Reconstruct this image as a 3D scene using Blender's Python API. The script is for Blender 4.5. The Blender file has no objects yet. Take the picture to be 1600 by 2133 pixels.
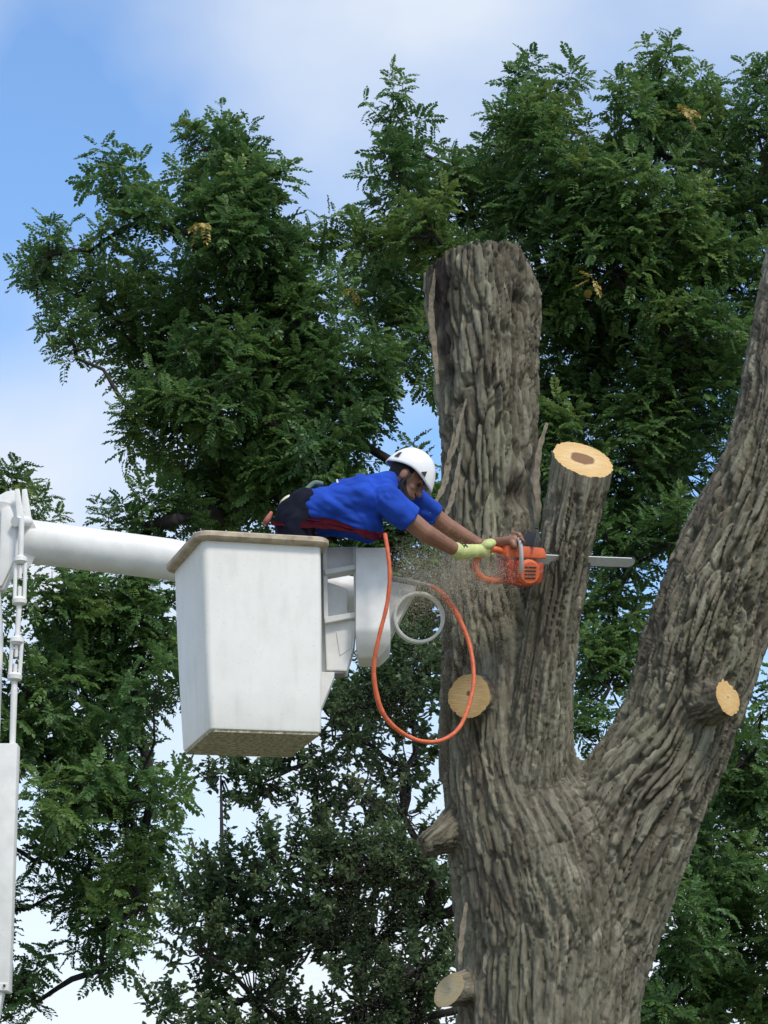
import bpy, bmesh, math, random
import numpy as np
from mathutils import Vector, Matrix

R = math.radians
random.seed(7)
rng = np.random.default_rng(11)
scene = bpy.context.scene
col = scene.collection

# ------------------------------------------------------------------ camera, sky, sun, exposure
CAM_Z, PITCH, FPX = 1.6, R(17.2), 5551.0        # focal length in pixels of the 1600 px wide photograph
cd = bpy.data.cameras.new('camera')
cam = bpy.data.objects.new('camera', cd)
col.objects.link(cam)
cam.location = (0, 0, CAM_Z)
cam.rotation_euler = (math.pi / 2 + PITCH, 0, 0)
cd.sensor_fit = 'HORIZONTAL'
cd.sensor_width = 36
cd.lens = 36 * FPX / 1600
cd.clip_end = 6000
scene.camera = cam
scene.render.resolution_x, scene.render.resolution_y = 768, 1024

SUN_EL, SUN_AZ = R(52), R(148)                   # azimuth measured from +Y towards +X
world = bpy.data.worlds.new('World')
scene.world = world
world.use_nodes = True
wt = world.node_tree
wt.nodes.clear()
w_out = wt.nodes.new('ShaderNodeOutputWorld')
w_bg = wt.nodes.new('ShaderNodeBackground')
w_sky = wt.nodes.new('ShaderNodeTexSky')
w_sky.sky_type = 'NISHITA'
w_sky.sun_disc = False
w_sky.sun_elevation = SUN_EL
w_sky.sun_rotation = SUN_AZ
w_sky.air_density = 1.0
w_sky.dust_density = 1.4
w_sky.ozone_density = 1.6
w_tc = wt.nodes.new('ShaderNodeTexCoord')
w_map = wt.nodes.new('ShaderNodeMapping')
w_map.inputs['Location'].default_value = (5.37, 15.1, 1.345)
w_map.inputs['Scale'].default_value = (1.0, 1.0, 1.35)
w_n = wt.nodes.new('ShaderNodeTexNoise')
w_n.inputs['Scale'].default_value = 5.2
w_n.inputs['Detail'].default_value = 6
w_n.inputs['Roughness'].default_value = 0.42
w_r = wt.nodes.new('ShaderNodeValToRGB')
w_r.color_ramp.elements[0].position = 0.37
w_r.color_ramp.elements[1].position = 0.66
w_mix = wt.nodes.new('ShaderNodeMix')
w_mix.data_type = 'RGBA'
w_mix.inputs['B'].default_value = (5.3, 5.75, 6.4, 1)
wt.links.new(w_tc.outputs['Generated'], w_map.inputs['Vector'])
wt.links.new(w_map.outputs['Vector'], w_n.inputs['Vector'])
wt.links.new(w_n.outputs['Fac'], w_r.inputs['Fac'])
wt.links.new(w_r.outputs['Color'], w_mix.inputs['Factor'])
w_gain = wt.nodes.new('ShaderNodeMix')
w_gain.data_type = 'RGBA'
w_gain.blend_type = 'MULTIPLY'
w_gain.inputs['Factor'].default_value = 1.0
w_gain.inputs['B'].default_value = (1.22, 1.48, 1.68, 1)      # a clear deep blue between the clouds
wt.links.new(w_sky.outputs['Color'], w_gain.inputs['A'])
wt.links.new(w_gain.outputs['Result'], w_mix.inputs['A'])
# pale haze towards the horizon, all the way round
w_sep = wt.nodes.new('ShaderNodeSeparateXYZ')
w_hz = wt.nodes.new('ShaderNodeMapRange')
w_hz.interpolation_type = 'SMOOTHSTEP'
w_hz.inputs['From Min'].default_value = 0.30
w_hz.inputs['From Max'].default_value = 0.06
w_hz.inputs['To Min'].default_value = 0.0
w_hz.inputs['To Max'].default_value = 0.85
w_mix2 = wt.nodes.new('ShaderNodeMix')
w_mix2.data_type = 'RGBA'
w_mix2.inputs['B'].default_value = (6.3, 6.55, 6.95, 1)
wt.links.new(w_tc.outputs['Generated'], w_sep.inputs['Vector'])
wt.links.new(w_sep.outputs['Z'], w_hz.inputs['Value'])
wt.links.new(w_hz.outputs['Result'], w_mix2.inputs['Factor'])
wt.links.new(w_mix.outputs['Result'], w_mix2.inputs['A'])
wt.links.new(w_mix2.outputs['Result'], w_bg.inputs['Color'])
w_bg.inputs['Strength'].default_value = 0.132
wt.links.new(w_bg.outputs['Background'], w_out.inputs['Surface'])

sd = bpy.data.lights.new('sun', 'SUN')
sd.energy = 2.2
sd.angle = R(11)
sd.color = (1.0, 0.90, 0.76)
sun = bpy.data.objects.new('sun', sd)
col.objects.link(sun)
sun_dir = Vector((math.sin(SUN_AZ) * math.cos(SUN_EL), math.cos(SUN_AZ) * math.cos(SUN_EL), math.sin(SUN_EL)))
sun.rotation_euler = sun_dir.to_track_quat('Z', 'Y').to_euler()
sun.location = (6, -6, 30)
scene.view_settings.view_transform = 'Standard'
scene.view_settings.look = 'None'
scene.view_settings.exposure = 0.22
scene.view_settings.gamma = 1.0
scene.view_settings.use_curve_mapping = False

# ------------------------------------------------------------------ helpers
CE, SE = math.cos(PITCH), math.sin(PITCH)


def at(px, py, Y):
    """world point at horizontal distance Y seen at a pixel of the photograph"""
    dx, dy = (px - 800) / FPX, (1066.5 - py) / FPX
    y, z = CE - dy * SE, SE + dy * CE
    t = Y / y
    return Vector((dx * t, Y, CAM_Z + z * t))


def mpp(p):
    """metres per photograph pixel at a point"""
    return (p.y * CE + (p.z - CAM_Z) * SE) / FPX


def mesh_np(name, V, F):
    V = np.asarray(V, dtype=np.float32)
    F = np.asarray(F, dtype=np.int32)
    k = F.shape[1]
    me = bpy.data.meshes.new(name)
    me.vertices.add(len(V))
    me.vertices.foreach_set('co', V.ravel())
    me.loops.add(F.size)
    me.loops.foreach_set('vertex_index', F.ravel())
    me.polygons.add(len(F))
    me.polygons.foreach_set('loop_start', np.arange(0, F.size, k, dtype=np.int32))
    me.polygons.foreach_set('loop_total', np.full(len(F), k, dtype=np.int32))
    me.update()
    me.validate()
    return me


def link(name, me, mat=None, parent=None, smooth=False):
    o = bpy.data.objects.new(name, me)
    col.objects.link(o)
    if mat is not None:
        me.materials.clear()
        me.materials.append(mat)
    if smooth:
        me.polygons.foreach_set('use_smooth', [True] * len(me.polygons))
    if parent is not None:
        o.parent = parent
    return o


def empty(name, loc, label, cat, group=None):
    o = bpy.data.objects.new(name, None)
    col.objects.link(o)
    o.location = loc
    o['label'] = label
    o['category'] = cat
    if group:
        o['group'] = group
    ROOT_LOC[o.name] = Vector(loc)
    return o


ROOT_LOC = {}


def adopt(o, root):
    """parent an object made in world coordinates, keeping its place"""
    o.parent = root
    base = Vector((0, 0, 0))
    r = root
    while r is not None:
        base += ROOT_LOC.get(r.name, Vector((0, 0, 0)))
        r = r.parent
    o.location = o.location - base
    return o


def part(name, me, mat, root, smooth=False, sub=False):
    """a part whose mesh is in world coordinates"""
    o = link(name, me, mat, None, smooth)
    if sub:
        o.parent = root            # root is a part with its own offset already
        return o
    return adopt(o, root)


def bm_mesh(bm, name, bevel=0.0, seg=2):
    if bevel > 0:
        bmesh.ops.bevel(bm, geom=bm.edges[:], offset=bevel, segments=seg, affect='EDGES', profile=0.6, clamp_overlap=True)
    bmesh.ops.recalc_face_normals(bm, faces=bm.faces[:])
    me = bpy.data.meshes.new(name)
    bm.to_mesh(me)
    bm.free()
    return me


def box_mesh(name, size, M=Matrix(), bevel=0.004, seg=2):
    bm = bmesh.new()
    bmesh.ops.create_cube(bm, size=1.0)
    bmesh.ops.scale(bm, vec=Vector(size), verts=bm.verts)
    me = None
    if bevel > 0:
        bmesh.ops.bevel(bm, geom=bm.edges[:], offset=min(bevel, min(size) * 0.45), segments=seg, affect='EDGES', profile=0.6)
    bmesh.ops.transform(bm, matrix=M, verts=bm.verts)
    return bm_mesh(bm, name)


def hull_mesh(name, pts, bevel=0.0):
    bm = bmesh.new()
    for p in pts:
        bm.verts.new(p)
    bmesh.ops.convex_hull(bm, input=bm.verts[:])
    bmesh.ops.dissolve_limit(bm, angle_limit=R(1), verts=bm.verts[:], edges=bm.edges[:])
    return bm_mesh(bm, name, bevel)


def px_slab(px_pts, Y0, Y1):
    """points of a prism: a pixel outline at depth Y0, pushed straight back to Y1"""
    out = []
    for p in px_pts:
        a = at(p[0], p[1], Y0)
        out += [a, Vector((a.x, Y1, a.z))]
    return out


def frames(pts):
    pts = [Vector(p) for p in pts]
    n = len(pts)
    T = []
    for i in range(n):
        a, b = pts[max(0, i - 1)], pts[min(n - 1, i + 1)]
        T.append((b - a).normalized())
    u = T[0].orthogonal().normalized()
    out = []
    for i in range(n):
        u = (u - T[i] * u.dot(T[i])).normalized()
        out.append((T[i], u, T[i].cross(u)))
    return pts, out


def tube_arrays(pts, radii, n=10, cap=True):
    pts, fr = frames(pts)
    V, F = [], []
    for (p, (t, u, v), r) in zip(pts, fr, radii):
        for k in range(n):
            a = 2 * math.pi * k / n
            V.append(p + u * (r * math.cos(a)) + v * (r * math.sin(a)))
    for i in range(len(pts) - 1):
        for k in range(n):
            a, b = i * n + k, i * n + (k + 1) % n
            F.append((a, b, b + n, a + n))
    if cap:
        for i, rev in ((0, True), (len(pts) - 1, False)):
            c = len(V)
            V.append(pts[i])
            for k in range(n):
                a, b = i * n + k, i * n + (k + 1) % n
                F.append((c, b, a, a) if rev else (c, a, b, b))
    return V, F


def tubes_mesh(name, tubes, n=10):
    V, F = [], []
    for pts, rad in tubes:
        v, f = tube_arrays(pts, rad, n)
        o = len(V)
        V += v
        F += [tuple(dict.fromkeys(i + o for i in q)) for q in f]
    me = bpy.data.meshes.new(name)
    me.from_pydata([tuple(v) for v in V], [], F)
    me.update()
    return me


def spline(P, per=8):
    """Catmull-Rom through points (any number of columns)"""
    P = [np.array(p, float) for p in P]
    P = [2 * P[0] - P[1]] + P + [2 * P[-1] - P[-2]]
    out = []
    for i in range(1, len(P) - 2):
        for k in range(per):
            t = k / per
            a, b, c, d = P[i - 1], P[i], P[i + 1], P[i + 2]
            out.append(0.5 * ((2 * b) + (c - a) * t + (2 * a - 5 * b + 4 * c - d) * t * t + (3 * b - a - 3 * c + d) * t ** 3))
    out.append(P[-2])
    return np.array(out)


def cap_arrays(p0, p1, r0, r1, n=14, h=5):
    """tapered capsule as a closed tube"""
    p0, p1 = Vector(p0), Vector(p1)
    d = (p1 - p0)
    if d.length < 1e-6:
        d = Vector((0, 0, 1e-4))
        p1 = p0 + d
    t = d.normalized()
    pts, rad = [], []
    for i in range(h):
        a = math.pi / 2 * (1 - i / h)
        pts.append(p0 - t * (r0 * math.sin(a)))
        rad.append(max(r0 * math.cos(a), r0 * 0.05))
    for k in range(4):
        s = k / 3
        pts.append(p0 + d * s)
        rad.append(r0 + (r1 - r0) * s)
    for i in range(1, h + 1):
        a = math.pi / 2 * (i / h)
        pts.append(p1 + t * (r1 * math.sin(a)))
        rad.append(max(r1 * math.cos(a), r1 * 0.05))
    return tube_arrays(pts, rad, n)


def ell_arrays(c, axes, radii, n=16):
    """ellipsoid; axes = three unit vectors"""
    V, F = [], []
    m = n // 2
    for i in range(1, m):
        ph = math.pi * i / m
        for k in range(n):
            a = 2 * math.pi * k / n
            V.append(Vector(c) + axes[0] * (radii[0] * math.sin(ph) * math.cos(a)) + axes[1] * (radii[1] * math.sin(ph) * math.sin(a)) + axes[2] * (radii[2] * math.cos(ph)))
    for i in range(m - 2):
        for k in range(n):
            a, b = i * n + k, i * n + (k + 1) % n
            F.append((a, a + n, b + n, b))
    t, bt = len(V), len(V) + 1
    V.append(Vector(c) + axes[2] * radii[2])
    V.append(Vector(c) - axes[2] * radii[2])
    for k in range(n):
        F.append((t, k, (k + 1) % n))
        o = (m - 2) * n
        F.append((bt, o + (k + 1) % n, o + k))
    return V, F


def remesh(name, shells, voxel, smooth_it=4, factor=0.5):
    """one continuous surface round several overlapping closed shells"""
    V, F = [], []
    for v, f in shells:
        o = len(V)
        V += [tuple(p) for p in v]
        F += [tuple(dict.fromkeys(i + o for i in q)) for q in f]
    me = bpy.data.meshes.new(name)
    me.from_pydata(V, [], F)
    me.update()
    bm = bmesh.new()
    bm.from_mesh(me)
    bmesh.ops.recalc_face_normals(bm, faces=bm.faces[:])
    bm.to_mesh(me)
    bm.free()
    ob = bpy.data.objects.new('tmp', me)
    col.objects.link(ob)
    m = ob.modifiers.new('r', 'REMESH')
    m.mode = 'VOXEL'
    m.voxel_size = voxel
    if smooth_it:
        s = ob.modifiers.new('s', 'SMOOTH')
        s.iterations = smooth_it
        s.factor = factor
    dg = bpy.context.evaluated_depsgraph_get()
    out = bpy.data.meshes.new_from_object(ob.evaluated_get(dg))
    out.name = name
    bpy.data.objects.remove(ob)
    return out


def get_np(me):
    V = np.empty(len(me.vertices) * 3, np.float32)
    me.vertices.foreach_get('co', V)
    N = np.empty(len(me.vertices) * 3, np.float32)
    me.vertices.foreach_get('normal', N)
    return V.reshape(-1, 3).astype(np.float64), N.reshape(-1, 3).astype(np.float64)


# numpy noise ------------------------------------------------------
def _h(ix, iy, iz, seed):
    h = (ix.astype(np.int64) * 374761393 + iy.astype(np.int64) * 668265263 + iz.astype(np.int64) * 2147483647 + seed * 974634777) & 0xFFFFFFFF
    h = ((h ^ (h >> 13)) * 1274126177) & 0xFFFFFFFF
    h = ((h ^ (h >> 16)) * 2246822519) & 0xFFFFFFFF
    h = h ^ (h >> 15)
    return (h & 0xFFFFFF) / float(0xFFFFFF)


def vnoise(P, seed=0):
    I = np.floor(P)
    f = P - I
    f = f * f * (3 - 2 * f)
    ix, iy, iz = I[:, 0], I[:, 1], I[:, 2]
    r = 0
    for dx in (0, 1):
        wx = f[:, 0] if dx else 1 - f[:, 0]
        for dy in (0, 1):
            wy = f[:, 1] if dy else 1 - f[:, 1]
            for dz in (0, 1):
                wz = f[:, 2] if dz else 1 - f[:, 2]
                r = r + wx * wy * wz * _h(ix + dx, iy + dy, iz + dz, seed)
    return r * 2 - 1


def fbm(P, octv=4, seed=0):
    r, a = 0, 0.5
    for k in range(octv):
        r = r + a * vnoise(P * (2.03 ** k), seed + k)
        a *= 0.5
    return r


def worley(P, seed=0):
    I = np.floor(P)
    f1 = np.full(len(P), 9.0)
    f2 = np.full(len(P), 9.0)
    cid = np.zeros(len(P))
    dz_ = np.zeros(len(P))
    for dx in (-1, 0, 1):
        for dy in (-1, 0, 1):
            for dz in (-1, 0, 1):
                c = I + np.array([dx, dy, dz])
                q = c + np.stack([_h(c[:, 0], c[:, 1], c[:, 2], seed + k) for k in (1, 2, 3)], 1)
                d = np.sqrt(((P - q) ** 2).sum(1))
                nearer = d < f1
                f2 = np.where(nearer, f1, np.minimum(f2, d))
                cid = np.where(nearer, _h(c[:, 0], c[:, 1], c[:, 2], seed + 9), cid)
                dz_ = np.where(nearer, P[:, 2] - q[:, 2], dz_)
                f1 = np.where(nearer, d, f1)
    return f1, f2, cid, dz_


# ------------------------------------------------------------------ materials
def new_mat(name):
    m = bpy.data.materials.new(name)
    m.use_nodes = True
    nt = m.node_tree
    b = nt.nodes['Principled BSDF']
    return m, nt, b


def plain(name, c, rough=0.5, var=0.12, scale=18.0, bump=0.0, metal=0.0, bscale=None, detail=4, spec=0.5, c2=None, mix_lo=0.35, mix_hi=0.65):
    m, nt, b = new_mat(name)
    tc = nt.nodes.new('ShaderNodeTexCoord')
    n = nt.nodes.new('ShaderNodeTexNoise')
    n.inputs['Scale'].default_value = scale
    n.inputs['Detail'].default_value = detail
    n.inputs['Roughness'].default_value = 0.6
    nt.links.new(tc.outputs['Object'], n.inputs['Vector'])
    r = nt.nodes.new('ShaderNodeValToRGB')
    e = r.color_ramp.elements
    e[0].position, e[1].position = mix_lo, mix_hi
    lo = c2 if c2 else tuple(x * (1 - var) for x in c)
    e[0].color = (*lo, 1)
    e[1].color = (*c, 1)
    nt.links.new(n.outputs['Fac'], r.inputs['Fac'])
    nt.links.new(r.outputs['Color'], b.inputs['Base Color'])
    b.inputs['Roughness'].default_value = rough
    b.inputs['Metallic'].default_value = metal
    b.inputs['Specular IOR Level'].default_value = spec
    if bump:
        n2 = nt.nodes.new('ShaderNodeTexNoise')
        n2.inputs['Scale'].default_value = bscale or scale * 4
        n2.inputs['Detail'].default_value = 5
        nt.links.new(tc.outputs['Object'], n2.inputs['Vector'])
        bp = nt.nodes.new('ShaderNodeBump')
        bp.inputs['Strength'].default_value = bump
        bp.inputs['Distance'].default_value = 0.01
        nt.links.new(n2.outputs['Fac'], bp.inputs['Height'])
        nt.links.new(bp.outputs['Normal'], b.inputs['Normal'])
    return m


def leaf_mat(name, cols, trans=0.18, rough=0.42):
    m, nt, b = new_mat(name)
    a = nt.nodes.new('ShaderNodeAttribute')
    a.attribute_name = 'tint'
    r = nt.nodes.new('ShaderNodeValToRGB')
    el = r.color_ramp.elements
    el[0].position, el[0].color = cols[0][0], (*cols[0][1], 1)
    el[1].position, el[1].color = cols[-1][0], (*cols[-1][1], 1)
    for p, c in cols[1:-1]:
        e = el.new(p)
        e.color = (*c, 1)
    nt.links.new(a.outputs['Fac'], r.inputs['Fac'])
    nt.links.new(r.outputs['Color'], b.inputs['Base Color'])
    b.inputs['Roughness'].default_value = rough
    b.inputs['Specular IOR Level'].default_value = 0.35
    tr = nt.nodes.new('ShaderNodeBsdfTranslucent')
    nt.links.new(r.outputs['Color'], tr.inputs['Color'])
    mx = nt.nodes.new('ShaderNodeMixShader')
    mx.inputs['Fac'].default_value = trans
    nt.links.new(b.outputs['BSDF'], mx.inputs[1])
    nt.links.new(tr.outputs['BSDF'], mx.inputs[2])
    nt.links.new(mx.outputs['Shader'], nt.nodes['Material Output'].inputs['Surface'])
    return m


M_leaf = leaf_mat('walnut_leaf', [(0.0, (0.046, 0.098, 0.036)), (0.45, (0.090, 0.182, 0.056)), (0.8, (0.150, 0.255, 0.072)), (1.0, (0.22, 0.30, 0.08))], .42)
M_leaf2 = leaf_mat('small_leaf', [(0.0, (0.044, 0.080, 0.034)), (0.5, (0.084, 0.146, 0.058)), (0.85, (0.140, 0.190, 0.080)), (1.0, (0.21, 0.22, 0.11))], .42)
M_yellow = leaf_mat('yellow_leaf', [(0.0, (0.26, 0.19, 0.04)), (1.0, (0.38, 0.29, 0.07))])
M_branch = plain('backlit_branch_bark', (0.030, 0.026, 0.024), 0.9, 0.4, 9, 0.5)  # bark colour darkened so limbs and twigs look backlit
M_ground = plain('pale_bounce_lawn', (0.17, 0.17, 0.095), 0.95, 0.4, 0.6, 0.4, bscale=30)  # unseen lawn, its colour raised to bounce light onto undersides


def bark_material():
    m, nt, b = new_mat('furrowed_bark')
    a = nt.nodes.new('ShaderNodeAttribute')
    a.attribute_name = 'bco'
    mp = nt.nodes.new('ShaderNodeMapping')
    mp.inputs['Scale'].default_value = (1, 1, 0.16)
    nt.links.new(a.outputs['Vector'], mp.inputs['Vector'])

    def noise(sc, det, vec=None, ro=0.6):
        n = nt.nodes.new('ShaderNodeTexNoise')
        n.inputs['Scale'].default_value = sc
        n.inputs['Detail'].default_value = det
        n.inputs['Roughness'].default_value = ro
        nt.links.new(vec or mp.outputs['Vector'], n.inputs['Vector'])
        return n
    tc = nt.nodes.new('ShaderNodeTexCoord')
    n1 = noise(26, 8)
    r1 = nt.nodes.new('ShaderNodeValToRGB')
    e = r1.color_ramp.elements
    e[0].position, e[0].color = 0.30, (0.084, 0.080, 0.067, 1)
    e[1].position, e[1].color = 0.70, (0.285, 0.270, 0.222, 1)
    x = e.new(0.5)
    x.color = (0.176, 0.164, 0.132, 1)
    nt.links.new(n1.outputs['Fac'], r1.inputs['Fac'])
    # lichen, grey green, in patches of its own
    n2 = noise(2.4, 6, tc.outputs['Object'])
    r2 = nt.nodes.new('ShaderNodeValToRGB')
    r2.color_ramp.elements[0].position, r2.color_ramp.elements[1].position = 0.50, 0.72
    nt.links.new(n2.outputs['Fac'], r2.inputs['Fac'])
    mul = nt.nodes.new('ShaderNodeMath')
    mul.operation = 'MULTIPLY'
    mul.inputs[1].default_value = 0.55
    nt.links.new(r2.outputs['Color'], mul.inputs[0])
    mx = nt.nodes.new('ShaderNodeMix')
    mx.data_type = 'RGBA'
    mx.inputs['B'].default_value = (0.20, 0.215, 0.15, 1)
    nt.links.new(mul.outputs[0], mx.inputs['Factor'])
    nt.links.new(r1.outputs['Color'], mx.inputs['A'])
    # rotten, barkless wood
    ar = nt.nodes.new('ShaderNodeAttribute')
    ar.attribute_name = 'rot'
    mx2 = nt.nodes.new('ShaderNodeMix')
    mx2.data_type = 'RGBA'
    mx2.inputs['B'].default_value = (0.055, 0.042, 0.036, 1)
    nt.links.new(ar.outputs['Fac'], mx2.inputs['Factor'])
    # every plate of bark weathers to its own shade
    ap = nt.nodes.new('ShaderNodeAttribute')
    ap.attribute_name = 'plate'
    rp_ = nt.nodes.new('ShaderNodeValToRGB')
    ep = rp_.color_ramp.elements
    ep[0].position, ep[0].color = 0.15, (0.62, 0.58, 0.54, 1)
    ep[1].position, ep[1].color = 0.85, (1.30, 1.30, 1.22, 1)
    nt.links.new(ap.outputs['Fac'], rp_.inputs['Fac'])
    mxp = nt.nodes.new('ShaderNodeMix')
    mxp.data_type = 'RGBA'
    mxp.blend_type = 'MULTIPLY'
    mxp.inputs['Factor'].default_value = 1.0
    nt.links.new(mx.outputs['Result'], mxp.inputs['A'])
    nt.links.new(rp_.outputs['Color'], mxp.inputs['B'])
    nt.links.new(mxp.outputs['Result'], mx2.inputs['A'])
    nt.links.new(mx2.outputs['Result'], b.inputs['Base Color'])
    b.inputs['Roughness'].default_value = 0.92
    b.inputs['Specular IOR Level'].default_value = 0.15
    n3 = noise(60, 7, None, 0.65)
    bp = nt.nodes.new('ShaderNodeBump')
    bp.inputs['Strength'].default_value = 0.75
    bp.inputs['Distance'].default_value = 0.02
    nt.links.new(n3.outputs['Fac'], bp.inputs['Height'])
    nt.links.new(bp.outputs['Normal'], b.inputs['Normal'])
    return m


M_bark = bark_material()


def cut_wood(name, heart, pale, heart_r=0.38, heart_c=(0.0, 0.0)):
    """sawn wood: growth rings round the pith, darker heartwood; object coordinates in units of the cut's radius"""
    m, nt, b = new_mat(name)
    tc = nt.nodes.new('ShaderNodeTexCoord')
    at_ = nt.nodes.new('ShaderNodeAttribute')
    at_.attribute_name = 'cut'
    n = nt.nodes.new('ShaderNodeTexNoise')
    n.inputs['Scale'].default_value = 2.2
    n.inputs['Detail'].default_value = 4
    nt.links.new(at_.outputs['Vector'], n.inputs['Vector'])
    mp = nt.nodes.new('ShaderNodeMapping')
    mp.inputs['Location'].default_value = (-heart_c[0], -heart_c[1], 0)
    nt.links.new(at_.outputs['Vector'], mp.inputs['Vector'])
    ln = nt.nodes.new('ShaderNodeVectorMath')
    ln.operation = 'LENGTH'
    nt.links.new(mp.outputs['Vector'], ln.inputs[0])
    ad = nt.nodes.new('ShaderNodeMath')
    ad.operation = 'MULTIPLY_ADD'
    ad.inputs[1].default_value = 0.28
    nt.links.new(n.outputs['Fac'], ad.inputs[0])
    nt.links.new(ln.outputs['Value'], ad.inputs[2])
    r = nt.nodes.new('ShaderNodeValToRGB')
    e = r.color_ramp.elements
    e[0].position, e[0].color = heart_r + 0.12, (*heart, 1)
    e[1].position, e[1].color = heart_r + 0.19, (*pale, 1)
    x = e.new(1.0)
    x.color = (pale[0] * 0.93, pale[1] * 0.86, pale[2] * 0.74, 1)
    nt.links.new(ad.outputs[0], r.inputs['Fac'])
    sn = nt.nodes.new('ShaderNodeMath')
    sn.operation = 'MULTIPLY'
    sn.inputs[1].default_value = 90
    nt.links.new(ad.outputs[0], sn.inputs[0])
    s2 = nt.nodes.new('ShaderNodeMath')
    s2.operation = 'SINE'
    nt.links.new(sn.outputs[0], s2.inputs[0])
    ma = nt.nodes.new('ShaderNodeMath')
    ma.operation = 'MULTIPLY_ADD'
    ma.inputs[1].default_value = 0.06
    ma.inputs[2].default_value = 0.95
    nt.links.new(s2.outputs[0], ma.inputs[0])
    mx = nt.nodes.new('ShaderNodeMix')
    mx.data_type = 'RGBA'
    mx.blend_type = 'MULTIPLY'
    mx.inputs['Factor'].default_value = 1
    nt.links.new(r.outputs['Color'], mx.inputs['A'])
    nt.links.new(ma.outputs[0], mx.inputs['B'])
    sm = nt.nodes.new('ShaderNodeMapping')
    sm.inputs['Rotation'].default_value = (0, 0, 0.5)
    sm.inputs['Scale'].default_value = (1.2, 16, 1)
    nt.links.new(at_.outputs['Vector'], sm.inputs['Vector'])
    sn3 = nt.nodes.new('ShaderNodeTexNoise')
    sn3.inputs['Scale'].default_value = 1.6
    sn3.inputs['Detail'].default_value = 5
    nt.links.new(sm.outputs['Vector'], sn3.inputs['Vector'])
    r3 = nt.nodes.new('ShaderNodeValToRGB')
    r3.color_ramp.elements[0].position, r3.color_ramp.elements[0].color = .3, (.72, .66, .58, 1)
    r3.color_ramp.elements[1].position, r3.color_ramp.elements[1].color = .6, (1, 1, 1, 1)
    nt.links.new(sn3.outputs['Fac'], r3.inputs['Fac'])
    mx3 = nt.nodes.new('ShaderNodeMix')
    mx3.data_type = 'RGBA'
    mx3.blend_type = 'MULTIPLY'
    mx3.inputs['Factor'].default_value = .8
    nt.links.new(mx.outputs['Result'], mx3.inputs['A'])
    nt.links.new(r3.outputs['Color'], mx3.inputs['B'])
    nt.links.new(mx3.outputs['Result'], b.inputs['Base Color'])
    bp3 = nt.nodes.new('ShaderNodeBump')
    bp3.inputs['Strength'].default_value = .5
    bp3.inputs['Distance'].default_value = .01
    nt.links.new(sn3.outputs['Fac'], bp3.inputs['Height'])
    nt.links.new(bp3.outputs['Normal'], b.inputs['Normal'])
    b.inputs['Roughness'].default_value = 0.8
    return m


# ------------------------------------------------------------------ ground
g = mesh_np('ground', [(-900, -300, 0), (900, -300, 0), (900, 3000, 0), (-900, 3000, 0)], [(0, 1, 2, 3)])
go = link('ground', g, M_ground)
go['kind'] = 'structure'

# ------------------------------------------------------------------ background trees


def frond(n_pairs, droop, seed):
    """a pinnate leaf one unit long: stalk along +X, upper side +Z; returns verts, tris, leaflet index per vertex"""
    r = np.random.default_rng(seed)
    V, F, L = [], [], []

    def spine(t):
        return np.array([t * (1 - 0.25 * droop * t), 0, 0.10 * t - droop * t * t])
    # stalk
    for t in np.linspace(0, 1, 3):
        p = spine(t)
        V.extend([p + (0, -0.008, 0), p + (0, 0.008, 0)])
        L.extend([0, 0])
    for i in range(2):
        a = 2 * i
        F.extend([(a, a + 1, a + 3), (a, a + 3, a + 2)])
    k = 1
    items = []
    for i in range(n_pairs):
        t = 0.20 + 0.76 * i / (n_pairs - 1)
        ln = 0.225 * (0.75 + 0.5 * math.sin(math.pi * (0.15 + 0.75 * i / (n_pairs - 1))))
        for s in (-1, 1):
            items.append((t + r.uniform(-.02, .02), s * R(r.uniform(55, 78)), ln * r.uniform(.85, 1.1)))
    items.append((1.0, 0.0, 0.22))
    for t, ang, ln in items:
        b = spine(t)
        d = np.array([math.cos(ang), math.sin(ang), r.uniform(-0.45, -0.05)])
        d /= np.linalg.norm(d)
        side = np.cross([0, 0, 1], d)
        side /= np.linalg.norm(side)
        up = np.cross(d, side)
        w = ln * 0.33
        tw = r.uniform(-.5, .5)
        side = side * math.cos(tw) + up * math.sin(tw)
        o = len(V)
        V.extend([b, b + d * ln * .52 + side * w + up * w * .4, b + d * ln - up * ln * .12, b + d * ln * .52 - side * w + up * w * .4])
        F.extend([(o, o + 2, o + 1), (o, o + 3, o + 2)])
        L.extend([k] * 4)
        k += 1
    return np.array(V), np.array(F), np.array(L)


def simple_leaf(seed):
    """a short twig tip with five small oval leaves, one unit across"""
    r = np.random.default_rng(seed)
    V, F, L = [], [], []
    for k in range(5):
        a = 2.4 * k + r.uniform(-.4, .4)
        b = np.array([0.12 * k, 0, 0.02 * k])
        d = np.array([math.cos(a) * .7 + .35, math.sin(a) * .8, r.uniform(-.5, .25)])
        d /= np.linalg.norm(d)
        side = np.cross([0, 0, 1], d)
        side /= np.linalg.norm(side)
        up = np.cross(d, side)
        tw = r.uniform(-.7, .7)
        side = side * math.cos(tw) + up * math.sin(tw)
        ln, w = r.uniform(.42, .6), r.uniform(.13, .18)
        o = len(V)
        V.extend([b, b + d * ln * .4 + side * w, b + d * ln * .78 + side * w * .6, b + d * ln, b + d * ln * .78 - side * w * .6, b + d * ln * .4 - side * w])
        F.extend([(o, o + 5, o + 1), (o + 1, o + 5, o + 4), (o + 1, o + 4, o + 2), (o + 2, o + 4, o + 3)])
        L.extend([k] * 6)
    return np.array(V), np.array(F), np.array(L)


FRONDS = [frond(7, 0.30, 1), frond(8, 0.50, 2), frond(7, 0.15, 3), frond(7, 0.7, 4)]
SPRIGS = [simple_leaf(k) for k in (21, 22, 23)]


def norm(a):
    return a / np.maximum(np.linalg.norm(a, axis=-1, keepdims=True), 1e-9)


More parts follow.
